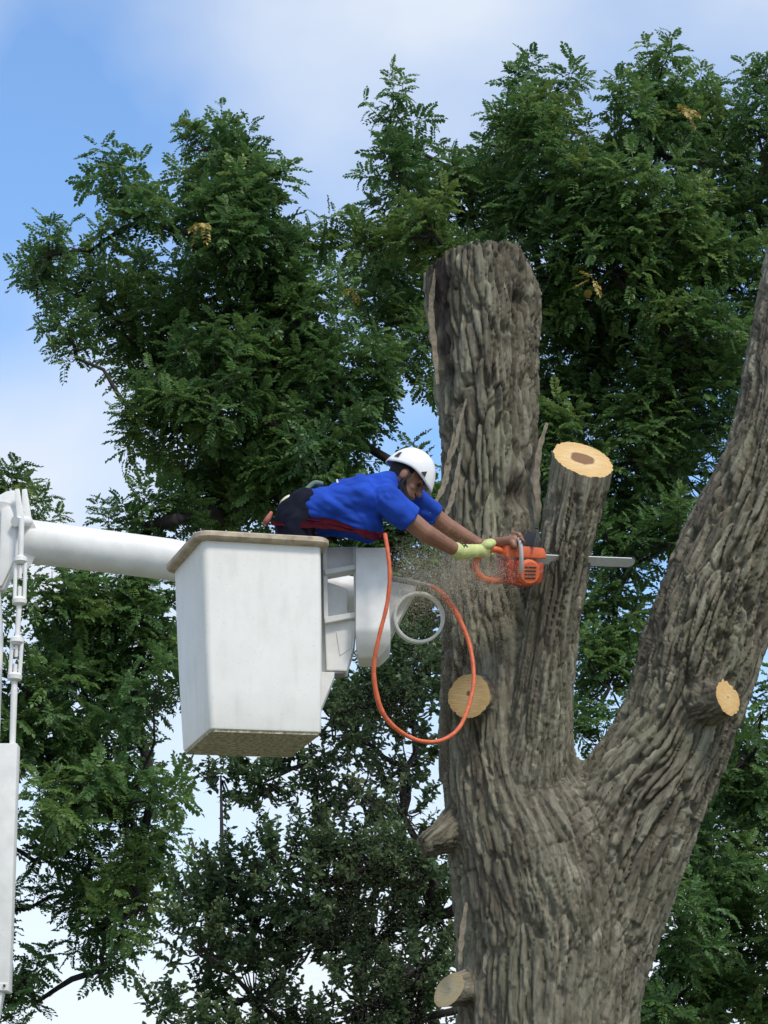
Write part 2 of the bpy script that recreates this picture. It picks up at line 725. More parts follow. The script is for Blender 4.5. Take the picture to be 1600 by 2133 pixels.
def place_leaves(name, templates, P, D, U, S, tint, mat):
    """P base, D direction, U approximate up, S size, tint 0..1: one mesh of leaves"""
    X = norm(D)
    Yv = norm(np.cross(U, X))
    Z = np.cross(X, Yv)
    which = rng.integers(0, len(templates), len(P))
    Vs, Fs, Ts, off = [], [], [], 0
    for k, (tv, tf, tl) in enumerate(templates):
        s = np.where(which == k)[0]
        if not len(s):
            continue
        v = (P[s, None, :] + S[s, None, None] * (tv[None, :, 0:1] * X[s, None, :] + tv[None, :, 1:2] * Yv[s, None, :] + tv[None, :, 2:3] * Z[s, None, :]))
        nl = tl.max() + 1
        jit = rng.normal(0, .07, (len(s), nl))
        t = np.clip(tint[s, None] + jit[:, tl], 0, 1)
        f = tf[None] + (np.arange(len(s)) * len(tv))[:, None, None] + off
        Vs.append(v.reshape(-1, 3))
        Fs.append(f.reshape(-1, 3))
        Ts.append(t.ravel())
        off += len(s) * len(tv)
    me = mesh_np(name, np.concatenate(Vs), np.concatenate(Fs))
    a = me.attributes.new('tint', 'FLOAT', 'POINT')
    T = np.concatenate(Ts).astype(np.float32)
    if len(a.data) == len(T):
        a.data.foreach_set('value', T)
    me.materials.append(mat)
    return me


def build_tree(name, label, cat, base, trunk_top, lobes, mat, templates, leaf_size, per_shoot, shoots_per_m2, shoot_len, tint_mu, trunk_r, group, spread=1.0, extra_yellow=(), lower=32):
    """lobes: list of (px, py, r_px, Y, density). Shoots of leaves fill each lobe, limbs run from the trunk to each lobe."""
    root = empty(name, base, label, cat, group)
    base = Vector(base)
    C = []
    for (px, py, rp, Y, dens) in lobes:
        c = at(px, py + lower, Y)
        C.append((c, rp * mpp(c), dens))
    # limbs: connect every lobe to the closest earlier node
    n_tr = 9
    tt = Vector(trunk_top)
    tpts = []
    for i in range(n_tr):
        s = i / (n_tr - 1)
        p = base.lerp(tt, s) + Vector((math.sin(s * 5.1) * .12, math.cos(s * 4.0) * .12, 0)) * (1 if 0 < i else 0)
        tpts.append(p)
    nodes = [(p, None) for p in tpts]
    par = {i: i - 1 for i in range(1, n_tr)}
    pos = list(tpts)
    order = sorted(range(len(C)), key=lambda i: min((C[i][0] - p).length for p in tpts[3:]))
    lobe_node = {}
    for i in order:
        c = C[i][0]
        best, bd = None, 1e9
        for j, p in enumerate(pos):
            if j < 2:
                continue
            d = (c - p).length
            up = (c.z - p.z)
            cost = d + (1.2 * max(0, -up - .2)) + (0.0 if j >= n_tr else 0.4)
            if cost < bd:
                best, bd = j, cost
        pos.append(c)
        par[len(pos) - 1] = best
        lobe_node[i] = len(pos) - 1
    w = {i: 0.0 for i in range(len(pos))}
    for i in lobe_node:
        j = lobe_node[i]
        while j is not None:
            w[j] += 1
            j = par.get(j)
    tot = max(1, len(C))
    tubes = [([tuple(p) for p in tpts], [trunk_r * (1 - .72 * k / (n_tr - 1)) * (1.35 if k == 0 else 1) for k in range(n_tr)])]
    for i in range(n_tr, len(pos)):
        a, b = pos[par[i]], pos[i]
        r0 = 0.014 + 0.012 * math.sqrt(w[i])
        r1 = 0.010 + 0.008 * math.sqrt(max(0, w[i] - 1))
        L = (b - a).length
        mid1 = a.lerp(b, .33) + Vector((random.uniform(-.1, .1) * L, random.uniform(-.1, .1) * L, random.uniform(-.02, .10) * L))
        mid2 = a.lerp(b, .68) + Vector((random.uniform(-.1, .1) * L, random.uniform(-.1, .1) * L, random.uniform(-.02, .08) * L))
        tubes.append(([a, mid1, mid2, b], [r0, r0 * .8 + r1 * .2, r0 * .4 + r1 * .6, r1]))
    tm = tubes_mesh('trunk', tubes, 7)
    part('trunk', tm, M_branch, root, True)
    # shoots
    P0, A0, SZ, TI = [], [], [], []
    twV, twF = [], []
    for i, (c, r, dens) in enumerate(C):
        n = max(2, int(shoots_per_m2 * dens * r * r * 3.14 + .5))
        lobe_t = rng.normal(0, .10)
        for k in range(n):
            d = Vector(rng.normal(0, 1, 3)).normalized()
            q = rng.uniform(0.05, 1) ** 0.42
            p = c + Vector((d.x, d.y * 1.15, d.z)) * (r * q)
            ax = (d * 0.8 * q + Vector((rng.normal(0, .3), rng.normal(0, .3), .75 + rng.normal(0, .25)))).normalized()
            P0.append(p)
            A0.append(ax)
            SZ.append(rng.uniform(.72, 1.25))
            # upper outer shoots carry the fresher leaf
            TI.append(tint_mu + lobe_t + rng.normal(0, .12))
            st = c.lerp(p, .25)
            twV.append((st, (st + p) / 2 + Vector((0, 0, -.08 * r)), p, p + ax * shoot_len * .8))
    tw = []
    tubes = [(list(q), [.013, .010, .007, .004]) for q in twV]
    twm = tubes_mesh('twigs', tubes, 3)
    part('twigs', twm, M_branch, root)['kind'] = 'stuff'
    P, D, U, S, T = [], [], [], [], []
    for p, ax, sz, ti in zip(P0, A0, SZ, TI):
        u = ax.orthogonal().normalized()
        v = ax.cross(u)
        nf = max(3, int(per_shoot * rng.uniform(.75, 1.25)))
        a0 = rng.uniform(0, 6.28)
        for k in range(nf):
            s = (k + .5) / nf
            a = a0 + 2.4 * k + rng.normal(0, .15)
            opening = R(92 - 58 * s + rng.normal(0, 10)) * spread
            d = ax * math.cos(opening) + (u * math.cos(a) + v * math.sin(a)) * math.sin(opening)
            P.append(p + ax * (shoot_len * s))
            D.append(d)
            up = Vector((rng.normal(0, .35), rng.normal(0, .35), 1)) + ax * .5
            U.append(up)
            S.append(leaf_size * sz * rng.uniform(.75, 1.15) * (1 - .3 * s))
            T.append(min(1, max(0, ti + .14 * s + rng.normal(0, .07))))
    me = place_leaves('crown', templates, np.array(P), np.array(D), np.array(U), np.array(S), np.array(T), mat)
    o = link('crown', me, None, None, False)
    o['kind'] = 'stuff'
    adopt(o, root)
    for (px, py, Y, sz, nn) in extra_yellow:
        c = at(px, py, Y)
        PP = np.array([c] * nn)
        DD = np.array([(rng.normal(0, 1), rng.normal(0, .6) - .5, rng.normal(-.4, .5)) for _ in range(nn)])
        UU = np.array([(0, -.4, 1.0)] * nn)
        me = place_leaves('yellow_leaf', templates, PP, DD, UU, np.full(nn, sz), rng.uniform(0, 1, nn), M_yellow)
        yo = adopt(link('yellow_leaf', me, None, None, False), root)
        yo['label'] = 'small spray of yellowed leaves'
    print('TREE', name, 'leaves', len(P), 'shoots', len(P0))
    return root, len(me.polygons)


def L(lst, Y, dens=1.0, jitter=1.1):
    out = []
    for q in lst:
        x, y, r = q[:3]
        d = q[3] if len(q) > 3 else 1.0
        out.append((x, y, r, Y + random.uniform(-jitter, jitter), dens * d))
    return out


left_tree = [(440, 285, 50), (495, 305, 42), (425, 370, 60), (530, 395, 60), (245, 340, 34), (225, 405, 36), (300, 430, 55), (628, 448, 36),
             (470, 480, 95), (575, 550, 82), (100, 500, 40), (190, 490, 30), (80, 560, 34), (150, 590, 50), (120, 650, 34), (160, 715, 28), (250, 640, 60),
             (350, 600, 95), (480, 640, 115), (620, 660, 105), (330, 740, 85), (450, 790, 115), (590, 800, 115), (715, 770, 85), (285, 840, 36), (270, 895, 26),
             (370, 870, 70), (500, 920, 95), (640, 900, 95), (740, 870, 70), (440, 1000, 70), (560, 1000, 70), (680, 985, 60), (370, 1050, 48), (240, 1070, 36), (300, 1085, 40), (480, 1060, 60), (800, 1120, 70), (860, 1050, 50), (890, 980, 40), (780, 1220, 80), (870, 1200, 80), (870, 1330, 70), (700, 1130, 70)]
left_low = [(110, 1240, 66), (210, 1240, 80), (310, 1260, 80), (150, 1340, 95), (280, 1370, 95), (80, 1430, 75), (200, 1450, 90, .8), (320, 1440, 60, .6),
            (100, 1540, 80), (220, 1570, 80, .8), (140, 1640, 85), (260, 1660, 75, .9), (330, 1640, 40, .8), (70, 1760, 40, .8), (180, 1730, 62, .7), (290, 1750, 65, .9),
            (190, 1830, 60, .8), (290, 1850, 70, .9), (210, 1910, 55, .9), (220, 1985, 45, .8), (55, 1990, 34, .8), (25, 2050, 40, .9), (70, 2060, 26, .8), (60, 1860, 36, .6),
            (-60, 1500, 90), (-80, 1700, 90), (-90, 1300, 90), (-60, 1880, 80), (-60, 2080, 70)]
right_tree = [(820, 205, 36), (855, 265, 40), (830, 340, 45), (865, 400, 62), (785, 480, 46), (820, 540, 65), (765, 550, 40), (905, 460, 65), (960, 350, 42), (985, 420, 75),
              (1085, 180, 46), (1150, 160, 38), (1110, 250, 62), (1165, 235, 44), (1070, 320, 58), (1150, 340, 75), (1240, 300, 55), (1380, 105, 32), (1370, 190, 50),
              (1430, 175, 42), (1320, 215, 44), (1450, 240, 54), (1380, 290, 85), (1500, 255, 34), (1590, 170, 44), (1580, 250, 48), (1530, 335, 65),
              (1100, 430, 95), (1230, 410, 95), (1350, 420, 105), (1480, 430, 95), (1580, 450, 80), (1150, 540, 95), (1280, 540, 105), (1420, 550, 105), (1550, 580, 85),
              (800, 640, 70), (865, 720, 60), (1180, 660, 95), (1300, 680, 105), (1440, 700, 105), (1540, 720, 80), (1180, 790, 80), (1280, 820, 90, .75), (1400, 830, 100), (1500, 850, 75),
              (1320, 930, 85, .8), (1420, 950, 85), (1330, 1050, 90), (1310, 1150, 80, .8), (1280, 1280, 90), (1270, 1400, 80), (1250, 1520, 60), (1400, 1100, 70), (1190, 940, 50),
              (1130, 1010, 60), (1140, 1130, 60), (1130, 900, 60), (960, 560, 80), (1000, 700, 80), (900, 620, 50),
              (1690, 300, 80), (1700, 520, 80, .7), (1710, 760, 80, .7), (1700, 1000, 80, .6)]
right_low = [(1560, 1550, 75), (1510, 1650, 85), (1590, 1680, 90), (1480, 1800, 90), (1580, 1830, 90), (1430, 1920, 80), (1540, 1960, 100), (1400, 2030, 75), (1480, 2090, 90),
             (1595, 2080, 85), (1370, 2130, 60), (1590, 1450, 40), (1680, 1600, 80, .7), (1690, 1850, 80, .7), (1690, 2050, 80, .7)]
centre_low = [(460, 1615, 50, .9), (550, 1630, 66, 1), (650, 1590, 62, .9), (735, 1540, 62), (800, 1460, 70, 1.2), (860, 1400, 66, 1.3), (740, 1440, 60, 1.2), (690, 1500, 50, 1),
              (655, 1690, 50, .5), (750, 1660, 70, .55), (850, 1600, 70, .7), (840, 1700, 60, .5), (700, 1760, 60, .8), (480, 1840, 75, 1), (420, 1900, 72, 1), (590, 1820, 75, 1), (540, 1940, 100, 1.1),
              (680, 1850, 85, 1), (780, 1810, 85, 1.1), (880, 1810, 75, 1.1), (900, 1910, 75, 1.1), (660, 1960, 90, 1), (780, 1960, 95, 1.1), (880, 2020, 85, 1.1), (430, 1990, 66, .8),
              (330, 2110, 42, .8), (420, 2100, 66, .8), (530, 2080, 75, .8), (760, 2090, 85), (880, 2120, 80), (860, 1500, 60, 1.1), (600, 2170, 80), (750, 2200, 90), (450, 2210, 80)]

tp = lambda px, py, Y: tuple(at(px, py, Y))
b1 = at(1080, 2133, 32)
t_left, _ = build_tree('walnut_tree', 'tall green tree behind the bucket, its crown rising against the blue sky at left', 'tree', (b1.x, 32, 0), tp(1000, 930, 32),
                       L(left_tree, 31.5) + L(left_low, 30.0), M_leaf, FRONDS, .33, 12, 35, .34, .50, .22, 'leafy trees behind the lift',
                       extra_yellow=[(425, 465, 29.6, .26, 4), (735, 605, 30.0, .22, 2)])
b2 = at(1480, 2133, 33)
t_right, _ = build_tree('walnut_tree', 'tall dark green tree filling the right side behind the cut trunk', 'tree', (b2.x, 33, 0), tp(1380, 500, 33),
                        L(right_tree, 32.5) + L(right_low, 31.5), M_leaf, FRONDS, .33, 12, 31, .34, .50, .24, 'leafy trees behind the lift',
                        extra_yellow=[(1235, 580, 30.4, .24, 3), (1222, 625, 30.4, .22, 1), (1425, 225, 31.0, .28, 4)])
b3 = at(1060, 2133, 27)
t_mid, _ = build_tree('small_leaved_tree', 'lower tree with small dull green leaves below the bucket', 'tree', (b3.x, 27, 0), tp(1000, 1500, 27),
                      L(centre_low, 26.5, 1.0, .8), M_leaf2, SPRIGS, .15, 13, 74, .30, .45, .12, 'leafy trees behind the lift', lower=0)
b4 = at(-120, 2133, 36)
t_far, _ = build_tree('walnut_tree', 'tree at the far left edge showing above the boom elbow', 'tree', (b4.x, 36, 0), tp(-100, 1150, 36),
                      L([(10, 985, 34), (40, 1020, 34), (70, 1060, 26), (-40, 1010, 50), (-90, 1080, 70), (-150, 1180, 90), (-40, 1120, 50)], 36, 1, .5),
                      M_leaf, FRONDS, .33, 12, 31, .34, .42, .2, 'leafy trees behind the lift')

# ------------------------------------------------------------------ the tree being cut
LIMBS = {
    'main': [(1140, 2133, 188, 15.15), (1152, 1950, 200, 15.15), (1125, 1800, 190, 15.12), (1062, 1600, 146, 15.12), (1052, 1400, 134, 15.12), (1028, 1200, 112, 15.12),
             (1020, 1080, 97, 15.13), (1016, 900, 101, 15.15), (1010, 700, 114, 15.15), (1004, 600, 122, 15.15), (1000, 440, 122, 15.15)],
    'stub': [(1095, 1740, 108, 14.98), (1120, 1520, 74, 14.84), (1150, 1300, 61, 14.72), (1178, 1150, 58, 14.63), (1204, 1020, 63, 14.58), (1226, 890, 68, 14.54)],
    'limb': [(1152, 2130, 160, 15.15), (1200, 1930, 172, 15.15), (1304, 1710, 146, 15.1), (1402, 1530, 122, 15.05), (1466, 1350, 128, 15.0), (1535, 1150, 121, 14.95), (1622, 930, 106, 14.9),
             (1655, 750, 95, 14.9), (1692, 520, 90, 14.9), (1725, 250, 85, 14.9)],
    'collar': [(1060, 1440, 60, 15.10), (1000, 1446, 50, 14.88), (978, 1450, 46, 14.66), (966, 1452, 46, 14.46)],
    'knob': [(1400, 1480, 80, 15.0), (1468, 1466, 54, 14.78), (1508, 1455, 41, 14.67), (1550, 1442, 40, 14.58)],
    'ledge': [(990, 1690, 60, 15.1), (930, 1740, 38, 14.95), (896, 1756, 30, 14.9), (878, 1764, 22, 14.88)],
    'peg': [(1010, 2050, 50, 15.12), (965, 2060, 38, 14.93), (936, 2063, 35, 14.83), (912, 2066, 34, 14.74)],
}
limb_np = {}
shells = []
for k, L_ in LIMBS.items():
    P = []
    for (px, py, rp, Y) in L_:
        p = at(px, py, Y)
        P.append((p.x, p.y, p.z, rp * mpp(p)))
    if k == 'main':
        p = P[0]
        BASE = [(p[0] - .05, p[1] + .1, -0.2, .78), (p[0] - .04, p[1] + .05, .5, .62), (p[0] - .02, p[1], 1.4, .54), (p[0], p[1], p[2] - .35, p[3] * .97)]
        P = [(p[0], p[1], p[2] - .55, p[3])] + P
    S = spline(P, 8)
    limb_np[k] = S
    shells.append(tube_arrays([tuple(s[:3]) for s in S], list(S[:, 3]), 40))
me = remesh('trunk', shells, 0.0094, 18, 0.5)
print('TRUNK', len(me.vertices))
V, N = get_np(me)
# closest axis point of every limb
keys = ['main', 'stub', 'limb', 'collar', 'knob', 'ledge', 'peg']
dr, crd = [], []
for k in keys:
    S = limb_np[k]
    A = S[:, :3]
    seg = np.zeros(len(A))
    seg[1:] = np.cumsum(np.linalg.norm(np.diff(A, axis=0), axis=1))
    best = np.full(len(V), 1e9)
    bi = np.zeros(len(V), int)
    for i in range(len(A)):
        d = ((V - A[i]) ** 2).sum(1)
        m_ = d < best
        best[m_] = d[m_]
        bi[m_] = i
    T = np.gradient(A, axis=0)
    T = norm(T)
    rel = V - A[bi]
    along = seg[bi] + (rel * T[bi]).sum(1)
    perp = rel - (rel * T[bi]).sum(1, keepdims=True) * T[bi]
    rad = np.linalg.norm(perp, axis=1)
    dr.append(rad / S[bi, 3] + np.maximum(0, np.abs((rel * T[bi]).sum(1)) - .08) * 20)
    # bark coordinates: round the limb (as a vector of the mean girth) and along it
    pu = norm(perp) * S[bi, 3][:, None] ** 0.5 * 0.55
    e1 = np.array([1.0, 0, 0])
    e2 = np.array([0, 1.0, 0])
    crd.append(np.stack([(pu * e1).sum(1), (pu * e2).sum(1), along], 1))
dr = np.array(dr)
Wt = np.exp(-7 * (dr - dr.min(0)))
Wt /= Wt.sum(0)
dom = dr.argmin(0)


def smooth01(x, a, b):
    t = np.clip((x - a) / (b - a), 0, 1)
    return t * t * (3 - 2 * t)


FADES = [((1217, 961), 14.55, (.24, -.66, .70), 'stub'), ((978, 1450), 14.66, (-.22, -.95, .10), 'collar'), ((1509, 1453), 14.63, (.70, -.70, .10), 'knob'), ((934, 2062), 14.83, (-.45, -.72, .50), 'peg')]
disp = np.zeros(len(V))
plate = np.zeros(len(V))
for i, k in enumerate(keys):
    s = Wt[i] > .02
    c = crd[i][s]
    sd_ = 10 * i
    wob = np.stack([vnoise(c * (3, 3, 1.6), 60 + sd_), vnoise(c * (3, 3, 1.6), 70 + sd_), 0 * c[:, 0]], 1) * .045
    c2 = c + wob + np.stack([fbm(c * (9, 9, 5), 3, 61), fbm(c * (9, 9, 5), 3, 62), 0 * c[:, 0]], 1) * .02
    f1, f2, cid, dz1 = worley(c2 * (20, 20, 2.0), 5 + sd_)
    g1, g2, gid, dz2 = worley(c2 * (42, 42, 5.0) + 3.3, 25 + sd_)
    depth = np.clip(.75 + .7 * vnoise(c * (2.4, 2.4, 1.2), 90 + sd_), .2, 1.4)
    crack = 1 - smooth01(f2 - f1, 0.03, 0.19)
    plate[s] += Wt[i][s] * (.65 * cid + .35 * gid)
    fine = (1 - smooth01(g2 - g1, 0.0, 0.17)) * smooth01(vnoise(c * (3.1, 3.1, 1.7), 95 + sd_), -.5, .5)
    small = {'collar': .45, 'knob': .6, 'ledge': .3, 'peg': .3, 'stub': .62}.get(k, 1.0)
    d = (-.046 * crack * depth - .020 * fine + .014 * (cid - .5) + .009 * (gid - .5) - .015 * np.clip(dz1, -.6, .6) * depth - .009 * np.clip(dz2, -.6, .6)
         + .030 * fbm(c * (2.5, 2.5, 1.2), 3, 40 + sd_) + .014 * fbm(c * (50, 50, 12), 3, 44) + .012 * np.abs(fbm(c * (24, 24, 3.4), 2, 48)))
    fade = np.ones(s.sum())
    for (cpx, cY, cn, ck) in FADES:
        if ck == k:
            cc = np.array(at(cpx[0], cpx[1], cY))
            cn_ = np.array(Vector(cn).normalized())
            fade = np.minimum(fade, .30 + .70 * smooth01(np.abs((V[s] - cc) @ cn_), .02, .16))
    d = d * fade
    disp[s] += Wt[i][s] * d * small


def bump_at(px, py, Y, rp, sx=1.0, sz=1.0):
    p = np.array(at(px, py, Y))
    r = rp * mpp(Vector(p))
    q = (V - p) / (r * np.array([sx, 1.6, sz]))
    return np.exp(-(q ** 2).sum(1) * 1.6)


# knot holes and the barkless rotten strip of the tall stem
rot = np.zeros(len(V))
for (px, py, Y, rp, sx, sz, dep, ro) in [(1088, 1022, 14.9, 34, 1, 1.2, .10, 1.1), (1080, 622, 14.88, 22, 1, 1.2, .055, .9), (1335 + 135, 1578, 14.65, 16, 1, 1.2, .05, .55),
                                     (1060, 720, 14.85, 12, 1, 2.0, .03, .3), (940, 1080, 14.85, 18, .7, 2.0, .05, .4)]:
    bmp = bump_at(px, py, Y, rp, sx, sz)
    disp -= dep * bmp
    rot = np.maximum(rot, ro * bmp)
for (py, cx, hw) in [(545, 915, 36), (600, 918, 34), (660, 922, 30), (720, 930, 25), (780, 938, 18), (840, 944, 11)]:
    bmp = bump_at(cx, py, 15.0, hw, 1, 1.5)
    disp -= .055 * bmp
    rot = np.maximum(rot, np.clip(bmp * 2.1, 0, 1) * .95)
rot = np.clip(rot * (1 + .8 * fbm(V * (26, 26, 6), 3, 77)), 0, 1)
V2 = V + N * disp[:, None]
me.vertices.foreach_set('co', V2.astype(np.float32).ravel())
bco = np.take_along_axis(np.array(crd), dom[None, :, None], 0)[0] * (1.6, 1.6, 1) + dom[:, None] * 3.1
a = me.attributes.new('bco', 'FLOAT_VECTOR', 'POINT')
a.data.foreach_set('vector', bco.astype(np.float32).ravel())
a = me.attributes.new('plate', 'FLOAT', 'POINT')
a.data.foreach_set('value', plate.astype(np.float32))
a = me.attributes.new('rot', 'FLOAT', 'POINT')
a.data.foreach_set('value', rot.astype(np.float32))
me.update()

base_p = limb_np['main'][0]
cut_tree = empty('pruned_tree', (base_p[0], base_p[1], 0), 'huge furrowed grey trunk being cut down, with sawn off stems', 'tree')

# saw cuts: slice the limb ends off and close each with a sawn face
bm = bmesh.new()
bm.from_mesh(me)
lay = bm.verts.layers.int.new('limb')
for v_, d_ in zip(bm.verts, dom):
    v_[lay] = int(d_)
CUT_LIMB = {'stem_top': 0, 'stem_bevel': 0, 'stub_cut': 1, 'collar_cut': 3, 'knob_cut': 4, 'peg_cut': 6}
cuts = [  # name, pixel, Y, outward normal, reach (m), heart colour, pale colour, heart radius, label
    ('stem_top', (1000, 556), 15.15, (-.10, .05, 1), .60, None),
    ('stem_bevel', (1103, 565), 15.10, (.87, -.12, .48), .30, None),
    ('stub_cut', (1217, 961), 14.55, (.24, -.66, .70), .36, ((.23, .12, .055), (.72, .52, .26), .36, (-.02, .04), 'fresh pale sawn top with dark heartwood')),
    ('collar_cut', (978, 1450), 14.66, (-.22, -.95, .10), .26, ((.16, .055, .03), (.46, .34, .17), .10, (-.05, .10), 'weathered round saw cut with a small dark pith')),
    ('knob_cut', (1509, 1453), 14.63, (.70, -.70, .10), .20, ((.38, .24, .10), (.72, .50, .23), .06, (0, 0), 'small fresh oval saw cut')),
    ('peg_cut', (934, 2062), 14.83, (-.45, -.72, .50), .20, ((.26, .23, .15), (.34, .31, .21), .06, (0, 0), 'old grey saw cut')),
]
cut_faces = []
for (nm, (px, py), Y, nrm, reach, info) in cuts:
    c = at(px, py, Y)
    n_ = Vector(nrm).normalized()
    vs = [v for v in bm.verts if (v.co - c).length < reach and (v.co - c).dot(n_) > -.06 and v[lay] == CUT_LIMB[nm]]
    # stay with the limb end: everything beyond the plane must be inside the reach
    vset = set(vs)
    fs = [f for f in bm.faces if all(v in vset for v in f.verts)]
    es = set(e for f in fs for e in f.edges)
    res = bmesh.ops.bisect_plane(bm, geom=list(vset) + list(es) + fs, plane_co=c, plane_no=n_, clear_outer=True, clear_inner=False)
    edges = [e for e in res['geom_cut'] if isinstance(e, bmesh.types.BMEdge)]
    if nm.startswith('stem'):
        if edges:
            bmesh.ops.holes_fill(bm, edges=edges, sides=0)
        continue
    if not edges:
        print('NO CUT', nm)
        continue
    adj = {}
    for e in edges:
        for v in e.verts:
            adj.setdefault(v, []).append(e.other_vert(v))
    loops, seen = [], set()
    for v0 in adj:
        if v0 in seen:
            continue
        lp, cur, prev = [], v0, None
        while cur is not None and cur not in seen:
            seen.add(cur)
            lp.append(cur)
            nx = [q for q in adj[cur] if q is not prev and q not in seen]
            prev, cur = cur, (nx[0] if nx else None)
        loops.append(lp)
    lp = max(loops, key=len)
    pts = [v.co.copy() for v in lp]
    cut_faces.append((nm, pts, n_, info))
bmesh.ops.recalc_face_normals(bm, faces=bm.faces[:])
bm.to_mesh(me)
bm.free()
trunk_o = part('trunk', me, M_bark, cut_tree, True)
BS = spline(BASE, 12)
bv, bf = tube_arrays([tuple(q[:3]) for q in BS], list(BS[:, 3]), 90)
bme = bpy.data.meshes.new('trunk_base')
bme.from_pydata([tuple(q) for q in bv], [], [tuple(dict.fromkeys(q)) for q in bf])
bme.update()
Vb, Nb = get_np(bme)
f1, f2, cid, dz1 = worley(Vb * (14, 14, 2.2), 5)
db = -.05 * (1 - smooth01(f2 - f1, .02, .24)) + .04 * fbm(Vb * (3, 3, 1), 3, 4)
bme.vertices.foreach_set('co', (Vb + Nb * db[:, None]).astype(np.float32).ravel())
ab = bme.attributes.new('bco', 'FLOAT_VECTOR', 'POINT')
ab.data.foreach_set('vector', Vb.astype(np.float32).ravel())
ab = bme.attributes.new('plate', 'FLOAT', 'POINT')
ab.data.foreach_set('value', cid.astype(np.float32))
part('trunk_base', bme, M_bark, cut_tree, True)
for nm, pts, n_, info in cut_faces:
    heart, pale, hr, hc, lab = info
    c = sum(pts, Vector()) / len(pts)
    u = n_.orthogonal().normalized() if abs(n_.z) > .95 else Vector((0, 0, 1)).cross(n_).normalized()
    v = n_.cross(u)
    rad = sum((p - c).length for p in pts) / len(pts)
    VV, CC, FF = [c + n_ * .003], [(0, 0, 0)], []
    rings = 5
    npt = len(pts)
    for rI in range(1, rings + 1):
        s = rI / rings
        for p in pts:
            q = c + (p - c) * s
            VV.append(q + n_ * (.003 if rI < rings else .0005))
            CC.append(((q - c).dot(u) / rad, (q - c).dot(v) / rad, 0))
    for k in range(npt):
        FF.append((0, 1 + k, 1 + (k + 1) % npt))
    for rI in range(rings - 1):
        for k in range(npt):
            a_, b_ = 1 + rI * npt + k, 1 + rI * npt + (k + 1) % npt
            FF.append((a_, a_ + npt, b_ + npt, b_))
    cm = bpy.data.meshes.new('cut_face')
    cm.from_pydata([tuple(q) for q in VV], [], FF)
    cm.update()
    at_ = cm.attributes.new('cut', 'FLOAT_VECTOR', 'POINT')
    at_.data.foreach_set('vector', np.array(CC, np.float32).ravel())
    o = part('cut_face', cm, cut_wood(nm + '_wood', heart, pale, hr, hc), cut_tree)
    o['label'] = lab

# loose shaggy strips of bark peeling off the stem
M_strip = plain('loose_bark', (0.25, 0.215, 0.155), .9, .45, 30, .5)


def bark_strip(pts, w, th=.012):
    """pts: (px, py, Y); a thin curling plank of bark"""
    S = spline([tuple(at(*p)) for p in pts], 6)
    n = len(S)
    bm_ = bmesh.new()
    rows = []
    for i in range(n):
        t = Vector(S[min(n - 1, i + 1)] - S[max(0, i - 1)]).normalized()
        side = t.cross(Vector((0, -1, 0))).normalized()
        f = t.cross(side)
        ww = w * (1 - .55 * abs(2 * i / (n - 1) - 1) ** 2) * (1 + .25 * math.sin(i * 1.9))
        p = Vector(S[i])
        rows.append([bm_.verts.new(p + side * (ww * a) + f * (th * b + .2 * ww * a * a)) for a, b in ((-.5, 0), (0, .35), (.5, 0), (.5, 1), (0, 1.5), (-.5, 1))])
    for i in range(n - 1):
        for k in range(6):
            bm_.faces.new((rows[i][k], rows[i][(k + 1) % 6], rows[i + 1][(k + 1) % 6], rows[i + 1][k]))
    bm_.faces.new(rows[0])
    bm_.faces.new(rows[-1])
    return bm_mesh(bm_, 'bark_strip')


for pts, w in [([(948, 900, 14.86), (935, 960, 14.84), (925, 1010, 14.82), (905, 1050, 14.8)], .035),
               ([(960, 940, 14.84), (950, 1000, 14.82), (938, 1050, 14.80), (922, 1085, 14.78)], .03),
               ([(972, 830, 14.86), (958, 880, 14.85), (948, 930, 14.84), (932, 965, 14.83)], .022),
               ([(908, 560, 15.0), (898, 640, 15.0), (905, 720, 14.98), (912, 800, 14.96)], .035),
               ([(1140, 880, 14.98), (1124, 935, 14.96), (1118, 1000, 14.95), (1122, 1060, 14.93), (1118, 1100, 14.92)], .036),
               ([(972, 1880, 14.74), (962, 1950, 14.72), (958, 2010, 14.70)], .03)]:
    part('bark_strip', bark_strip(pts, w), M_strip, cut_tree, False)

# ------------------------------------------------------------------ the aerial lift
M_gel = plain('white_gelcoat', (0.77, 0.765, 0.73), .45, .07, 5, .05, bscale=220, detail=8)
nt_ = M_gel.node_tree
tc_ = nt_.nodes.new('ShaderNodeTexCoord')
nz_ = nt_.nodes.new('ShaderNodeTexNoise')
nz_.inputs['Scale'].default_value = 95
nz_.inputs['Detail'].default_value = 3
mp_ = nt_.nodes.new('ShaderNodeMapping')
mp_.inputs['Scale'].default_value = (1, 1, .22)
ns_ = nt_.nodes.new('ShaderNodeTexNoise')
ns_.inputs['Scale'].default_value = 16
ns_.inputs['Detail'].default_value = 6
nt_.links.new(tc_.outputs['Object'], nz_.inputs['Vector'])
nt_.links.new(tc_.outputs['Object'], mp_.inputs['Vector'])
nt_.links.new(mp_.outputs['Vector'], ns_.inputs['Vector'])
rz_ = nt_.nodes.new('ShaderNodeValToRGB')
rz_.color_ramp.elements[0].position, rz_.color_ramp.elements[0].color = .27, (.55, .50, .42, 1)
rz_.color_ramp.elements[1].position, rz_.color_ramp.elements[1].color = .36, (1, 1, 1, 1)
rs_ = nt_.nodes.new('ShaderNodeValToRGB')
rs_.color_ramp.elements[0].position, rs_.color_ramp.elements[0].color = .30, (.80, .78, .73, 1)
rs_.color_ramp.elements[1].position, rs_.color_ramp.elements[1].color = .50, (1, 1, 1, 1)
nt_.links.new(nz_.outputs['Fac'], rz_.inputs['Fac'])
nt_.links.new(ns_.outputs['Fac'], rs_.inputs['Fac'])
pb_ = nt_.nodes['Principled BSDF']
